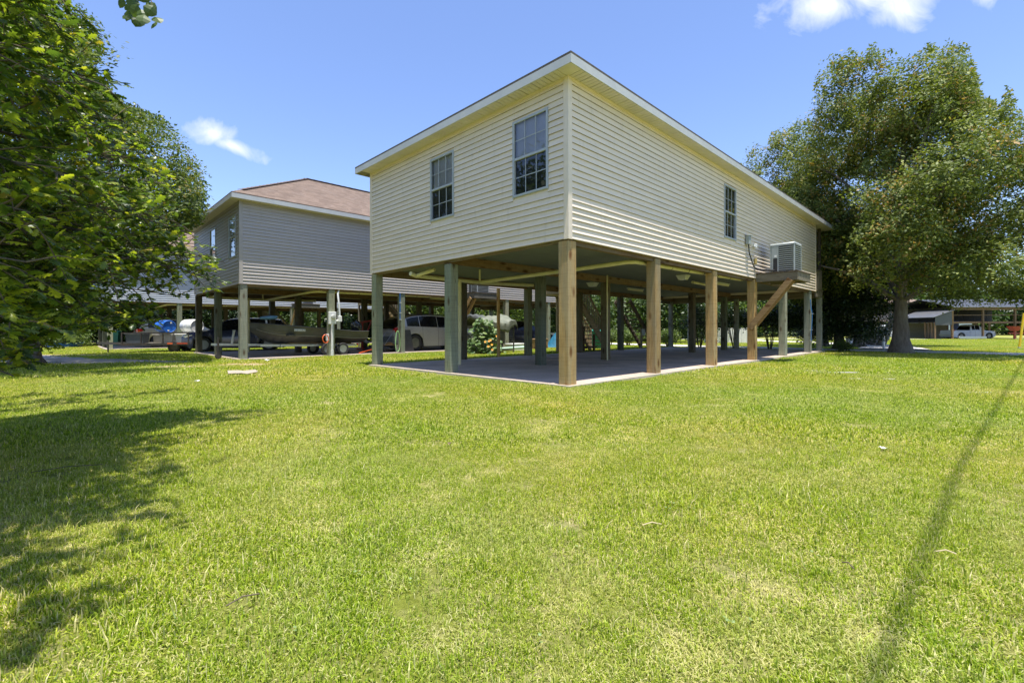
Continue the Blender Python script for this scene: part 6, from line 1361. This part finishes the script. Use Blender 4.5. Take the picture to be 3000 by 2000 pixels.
# ------------------------------------------------------------------ overhead cables (their shadow crosses the right of the lawn)
off = Vector((SUNV.x/SUNV.z*8.05, SUNV.y/SUNV.z*8.05, 0))
s0, s1, s2 = G(2640, 1800), G(2800, 1400), G(2990, 1080); d0 = (s1-s0).normalized(); d2 = (s2-s1).normalized()
line = [s0-d0*22, s0-d0*8, s0, s1, s1.lerp(s2, .5), s2, s2+d2*12, s2+d2*24]
for nm, r0, dz, dx, lb in (('power_cable', .018, 8.0, 0, 'thick bundled overhead cable running above the right of the lawn'), ('power_cable', .006, 8.6, .75, 'thin upper overhead wire beside the bundled cable')):
    g = MB(); g.tube([Vector((p.x+off.x*dz/8+dx, p.y+off.y*dz/8, dz)) for p in line], r0, 6); g.build(nm, dark_m, None, smooth=True, label=lb, cat='cable')
for k_, (p, lb) in enumerate(((line[-1], 'wooden utility pole carrying the cables, far right beyond the lawn'), (line[0], 'wooden utility pole carrying the cables behind the camera'))):
    q = thing('utility_pole', lb, 'utility pole', (p.x+off.x+.2, p.y+off.y, float(gz(p.x, p.y)))); g = MB(); g.tube([(0, 0, -.3), (0, 0, 9.4)], [.16, .11], 12); g.build('pole', bark, q, smooth=True); g = MB(); g.bar((-.5, 0, 8.7), (.9, 0, 8.7), .09, .1); g.build('cross_arm', deck_w, q)
# ------------------------------------------------------------------ right background: barn, lane side things
def at(px, Y): X = (px-1500)/FPX*Y; return X, Y, float(gz(X, Y))
bx_, by_, bz_ = at(2738, 58)
bn = thing('pole_barn', 'open sided dark barn with metal roof at the right edge, pickup inside', 'barn', (bx_, by_, bz_)); bw = 16.0; bd = 9.0
metal = mat('barn_metal', (.20, .205, .21), .4, .1, 2, stretch=(6, 1, 1), metal=.6, dirt=(.3, .26, .22), dirtamt=.4); bdark = mat('barn_inside', (.035, .035, .04), .8, .3, 1.5, stretch=(10, 1, 1)); bwood = wood('barn_wood', (.30, .20, .12), (.14, .09, .05))
for x in (2.2, 6.0, 10.0, 14.0, 16.0):
    for y in (0, bd): g = MB(); g.box(x-.09, x+.09, y-.09, y+.09, -.1, 3.9); g.build('post', bwood, bn)
for i, x in enumerate((.05, .55, 1.05, 1.5)): g = MB(); g.box(x-.07, x+.07, i*1.0-.07, i*1.0+.07, -.1, 2.1); g.build('post', bwood, bn)
g = MB(); g.add([(1.9, -.5, 4.0), (bw+.5, -.5, 4.0), (bw+.5, bd*.5, 5.2), (1.9, bd*.5, 5.2), (1.9, bd+.5, 4.0), (bw+.5, bd+.5, 4.0), (1.9, -.5, 3.94), (bw+.5, -.5, 3.94), (bw+.5, bd+.5, 3.94), (1.9, bd+.5, 3.94)], [(0, 1, 2, 3), (3, 2, 5, 4), (6, 9, 8, 7), (0, 6, 7, 1), (4, 5, 8, 9)]); g.build('roof', metal, bn)
g = MB(); [g.bar((x, -.52, 4.03), (x, bd*.5, 5.23), .04, .03) for x in np.arange(2, bw+.5, .4)]; g.build('roof_rib', metal, bn, kind='stuff')
g = MB(); g.add([(-.4, -.3, 2.75), (2.3, -.3, 3.7), (2.3, 5, 3.7), (-.4, 5, 2.75), (-.4, -.3, 2.69), (2.3, -.3, 3.64), (2.3, 5, 3.64), (-.4, 5, 2.69)], [(0, 1, 2, 3), (7, 6, 5, 4), (0, 4, 5, 1), (1, 5, 6, 2), (2, 6, 7, 3), (3, 7, 4, 0)]); g.build('lean_to_roof', metal, bn)
for k_ in range(8): g = MB(); g.add([(.0+k_*.26, -.1, 1.75), (.25+k_*.26, -.1, 1.75), (.25+k_*.26, -.1, 2.8+k_*.092), (k_*.26, -.1, 2.72+k_*.092)], [(0, 1, 2, 3)]); g.add([(.0+k_*.26, -.07, 1.75), (.25+k_*.26, -.07, 1.75), (.25+k_*.26, -.07, 2.8+k_*.092), (k_*.26, -.07, 2.72+k_*.092)], [(3, 2, 1, 0)]); g.build('wall_panel', mat('lean_to_panel', (.085, .09, .09), .6, .1), bn)
g = MB(); g.box(2.2, bw, .05, .2, 1.95, 2.2); g.build('loft_beam', bwood, bn); g = MB(); g.box(2.2, bw, 0.2, bd, 2.12, 2.2); g.build('loft', bdark, bn); g = MB(); g.box(2.2, bw, -.2, -.05, 3.62, 3.95); g.build('eave_beam', bwood, bn)
for k_ in range(17): g = MB(); x = 2.2+k_*.82; g.box(x, x+.78, bd-.3, bd-.24, 2.2, 4.1); g.build('back_panel', bdark, bn)
g = MB(); g.box(2.2, 9.6, bd-.3, bd-.2, 0, 2.1); g.build('back_wall', mat('barn_tan', (.30, .28, .22), .7), bn)
g = MB(); g.box(2.2, bw, -.04, .0, 2.95, 3.02); g.build('rail', bwood, bn)
SCREEN['f'] = (.235, .40)
# red farm implement and clutter
r = thing('farm_implement', 'rusty red farm implement with two hoppers in front of the barn', 'farm implement', (bx_+9.2, by_-1.5, bz_)); 
g = MB(); g.bar((-1.6, 0, .75), (2.6, 0, .75), .12, .12); g.build('tool_bar', red_p, r)
for x in (-.9, 1.3):
    g = MB(); g.add([(x-.25, -.25, 1.0), (x+.25, -.25, 1.0), (x+.25, .25, 1.0), (x-.25, .25, 1.0), (x-.6, -.4, 1.6), (x+.6, -.4, 1.6), (x+.6, .4, 1.6), (x-.6, .4, 1.6)], [(0, 3, 2, 1), (0, 1, 5, 4), (1, 2, 6, 5), (2, 3, 7, 6), (3, 0, 4, 7)]); g.build('hopper', red_p, r); g = MB(); g.bar((x, 0, .0), (x, 0, 1.1), .14, .14, up=(1, 0, 0)); g.build('leg', red_p, r)
r = thing('disc_harrow', 'orange red harrow frame beside the yellow pole', 'farm implement', (bx_+12.6, by_-2.4, bz_)); 
for y in (0, .8): g = MB(); g.bar((-.6, y, .5), (2.6, y, .5), .12, .12); g.build('frame_bar', mat('harrow_red', (.40, .07, .03), .5, .2), r)
for k_ in range(8): g = MB(); g.lathe([(.001, -.02), (.28, 0), (.001, .02)], 14, Matrix.Translation((-.4+k_*.38, .4, .28)) @ Matrix.Rotation(R(90), 4, 'Y')); g.build('disc', dsteel, r)
g = MB(); g.cbox(0, 3.4, 0, .25, .1, .35, .02); q = g.build('ladder_rack', steel, None, label='long pale metal ramp lying before the pickup in the barn', cat='ramp'); q.location = (bx_+2.6, by_-.5, bz_)
g = MB(); g.cbox(0, 1.2, 0, .1, .1, 2.4, .02); q = g.build('blue_tarp_sheet', mat('royal_tarp', (.01, .06, .42), .5, .2), None, label='bright blue tarp hanging at the back of the barn', cat='tarp'); q.location = (bx_+9.9, by_+bd-.6, bz_)
r = thing('storage_shed', 'pale blue white shed seen through the back of the barn', 'shed', (bx_+14.5, by_+16, bz_)); g = MB(); g.cbox(-3.4, 4, -2, 2, 0, 2.6, .05); g.build('wall', mat('shed_white', (.55, .62, .68), .6, .06), r); g = MB(); g.add([(-3.7, -2.3, 2.6), (4.3, -2.3, 2.6), (4.3, 0, 3.4), (-3.7, 0, 3.4), (-3.7, 2.3, 2.6), (4.3, 2.3, 2.6)], [(0, 1, 2, 3), (3, 2, 5, 4), (0, 3, 4), (1, 5, 2)]); g.build('roof', metal, r); g = MB(); g.box(-1, .2, -2.05, -2.001, 0, 2.1); g.build('door', white_p, r)
x, y, z = at(2986, 27); r = thing('marker_pole', 'yellow guy wire marker pole leaning at the right edge', 'pole', (x, y, z)); g = MB(); g.tube([(0, 0, 0), (.28, .0, 2.05)], .06, 10); g.build('sleeve', mat('yellow_plastic', (.70, .48, .02), .45, .08), r, smooth=True); g = MB(); g.tube([(-.02, 0, -.1), (2.0, 0, 9.5)], .008, 5); g.tube([(-.03, 0, -.02), (.0, 0, .08)], .07, 8); g.build('guy_wire', steel, r)
x, y, z = at(2589, 25.5); r = thing('mailbox', 'white mailbox on a white post left of the big oak trunk', 'mailbox', (x, y, z)); g = MB(); g.cbox(-.045, .045, -.045, .045, -.1, .82, .005); g.build('post', white_p, r)
g = MB(); g.prism([(-.13, 0), (.13, 0), (.13, .12), (.10, .21), (.05, .25), (-.05, .25), (-.10, .21), (-.13, .12)], (-.02, -.26, .83), (1, 0, 0), (0, 0, 1), (.0, .5, 0)); g.build('box', white_p, r); g = MB(); g.prism([(-.11, .02), (.11, .02), (.11, .12), (.07, .2), (-.07, .2), (-.11, .12)], (-.02, -.268, .83), (1, 0, 0), (0, 0, 1), (0, .006, 0)); g.build('door', black_m, r)
x, y, z = at(2577, 52); r = thing('cargo_trailer', 'small white enclosed trailer parked behind the leaning trunk', 'trailer', (x, y, z)); g = MB(); g.cbox(-.75, .85, -1.5, 1.5, .45, 1.75, .08); g.build('box', white_p, r); g = MB(); g.box(-.78, .88, -1.53, -1.49, .42, .85); g.build('door', mat('trailer_grey', (.42, .42, .44), .5), r)
for s in (-1, 1): wheel(r, s*.0+(-.7 if s < 0 else .8), 0, .28, .16, 1, steel)
x, y, z = at(2533, 36); r = thing('plastic_drum', 'dark green drum and pale crate standing by the left trunks', 'drum', (x, y, z)); g = MB(); g.lathe([(.001, 0), (.27, 0), (.28, .3), (.28, .6), (.27, .85), (.001, .87)], 16); g.build('drum', mat('drum_blue', (.03, .07, .10), .5), r, smooth=True); g = MB(); g.cbox(-.22, .22, -.22, .22, 1.1, 1.55, .03); g.tube([(0, 0, .85), (0, 0, 1.1)], .05, 6); g.build('feeder', green_pl, r)
x, y, z = at(2502, 36); r = thing('plastic_crate', 'pale plastic crate on the grass left of the green drum', 'crate', (x, y, z)); g = MB(); g.cbox(-.45, .45, -.3, .3, 0, .5, .02); g.build('crate_body', mat('pale_crate', (.48, .52, .56), .5), r)
# raised pinkish house behind the big oak
x, y, z = at(2640, 74); r = thing('raised_house', 'far pinkish beige raised house with a deck right of the oak trunk', 'house', (x, y, z)); pink = vinyl('pink_vinyl', (.52, .42, .38), (.3, .24, .2))
g = MB(); g.box(-4, 4.2, 0, 9, 2.5, 5.3); g.build('wall', pink, r)
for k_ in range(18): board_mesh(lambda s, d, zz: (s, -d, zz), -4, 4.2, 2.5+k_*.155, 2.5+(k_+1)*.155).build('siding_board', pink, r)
for i in range(5):
    for j in (0, 8.7): g = MB(); g.box(-3.9+i*1.95, -3.7+i*1.95, j, j+.2, -.2, 2.5); g.build('post', deck_w, r)
g = MB(); g.add([(-4.4, -.4, 5.3), (4.6, -.4, 5.3), (4.6, 9.4, 5.3), (-4.4, 9.4, 5.3), (-1, 4.5, 7.2), (1.4, 4.5, 7.2)], [(0, 1, 5, 4), (1, 2, 5), (2, 3, 4, 5), (3, 0, 4), (0, 3, 2, 1)]); g.build('roof', shingle, r)
g = MB(); g.box(4.2, 7.0, 0, 2.4, 2.4, 2.6); g.build('deck', deck_w, r)
for xx in (4.4, 6.9): g = MB(); g.box(xx-.1, xx+.1, 0, .2, -.2, 3.6); g.build('deck_post', deck_w, r)
for zz in (2.75, 3.0, 3.25, 3.5): g = MB(); g.box(4.2, 7.0, -.02, .03, zz, zz+.09); g.build('railing', brace_w, r)
# seen between the posts under the cream house
x, y, z = at(1852, 42); r = thing('metal_building', 'low white metal building beyond the hedge, between two far posts', 'building', (x, y, z)); g = MB(); g.box(-1.5, 1.5, 0, 4, 0, 1.75); g.build('wall', white_p, r)
for k_ in range(10): g = MB(); xx = -1.5+k_*.3; g.box(xx+.01, xx+.29, -.03, -.002, 0, 1.74); g.build('wall_panel', white_p, r)
g = MB(); g.add([(-1.7, -.2, 1.75), (1.7, -.2, 1.75), (1.7, 2, 2.15), (-1.7, 2, 2.15), (1.7, 4.2, 1.75), (-1.7, 4.2, 1.75)], [(0, 1, 2, 3), (3, 2, 4, 5), (1, 4, 2), (0, 3, 5)]); g.build('roof', metal, r)
x, y, z = at(1879, 25.5); r = thing('utility_stub', 'weathered short pole with a grey meter box beyond the slab', 'utility post', (x, y, z)); g = MB(); g.box(-.05, .05, -.05, .05, -.1, 1.1); g.build('post', deck_w, r); g = MB(); g.cbox(.0, .18, -.12, -.04, .72, 1.05, .01); g.build('box', ac_m, r)
x, y, z = at(2017, 27); r = thing('white_pole', 'thin white pole standing beyond the hedge', 'pole', (x, y, z)); g = MB(); g.tube([(0, 0, -.1), (0, 0, 2.6)], .045, 8); g.build('shaft', white_p, r)
x, y, z = at(1432, 60); r = thing('far_house', 'far peach coloured house with a dark window glimpsed under the tan house', 'house', (x-3, y, z)); g = MB(); g.box(-2, 6, 0, 6, 0, 6); g.build('wall', mat('peach_wall', (.52, .44, .36), .7, .06), r)
g = MB(); g.box(1.4, 2.3, -.04, 0, 1.9, 2.9); g.build('window', dark_room, r); g = MB(); g.box(3.9, 4.1, -.06, 0, 0, 6); g.build('corner_board', white_p, r); g = MB(); g.add([(-2.5, -.5, 6), (6.5, -.5, 6), (6.5, 6.5, 6), (-2.5, 6.5, 6), (2, 3, 8)], [(0, 1, 4), (1, 2, 4), (2, 3, 4), (3, 0, 4)]); g.build('roof', shingle, r)
x, y, z = at(2125, 40); r = thing('panel_fence', 'pale fence panels beyond the dark shrubs', 'fence', (x, y, z))
for k_ in range(10): g = MB(); g.box(-1.8+k_*.4, -1.42+k_*.4, 0, .04, 0, 1.3); g.build('board', white_p, r)
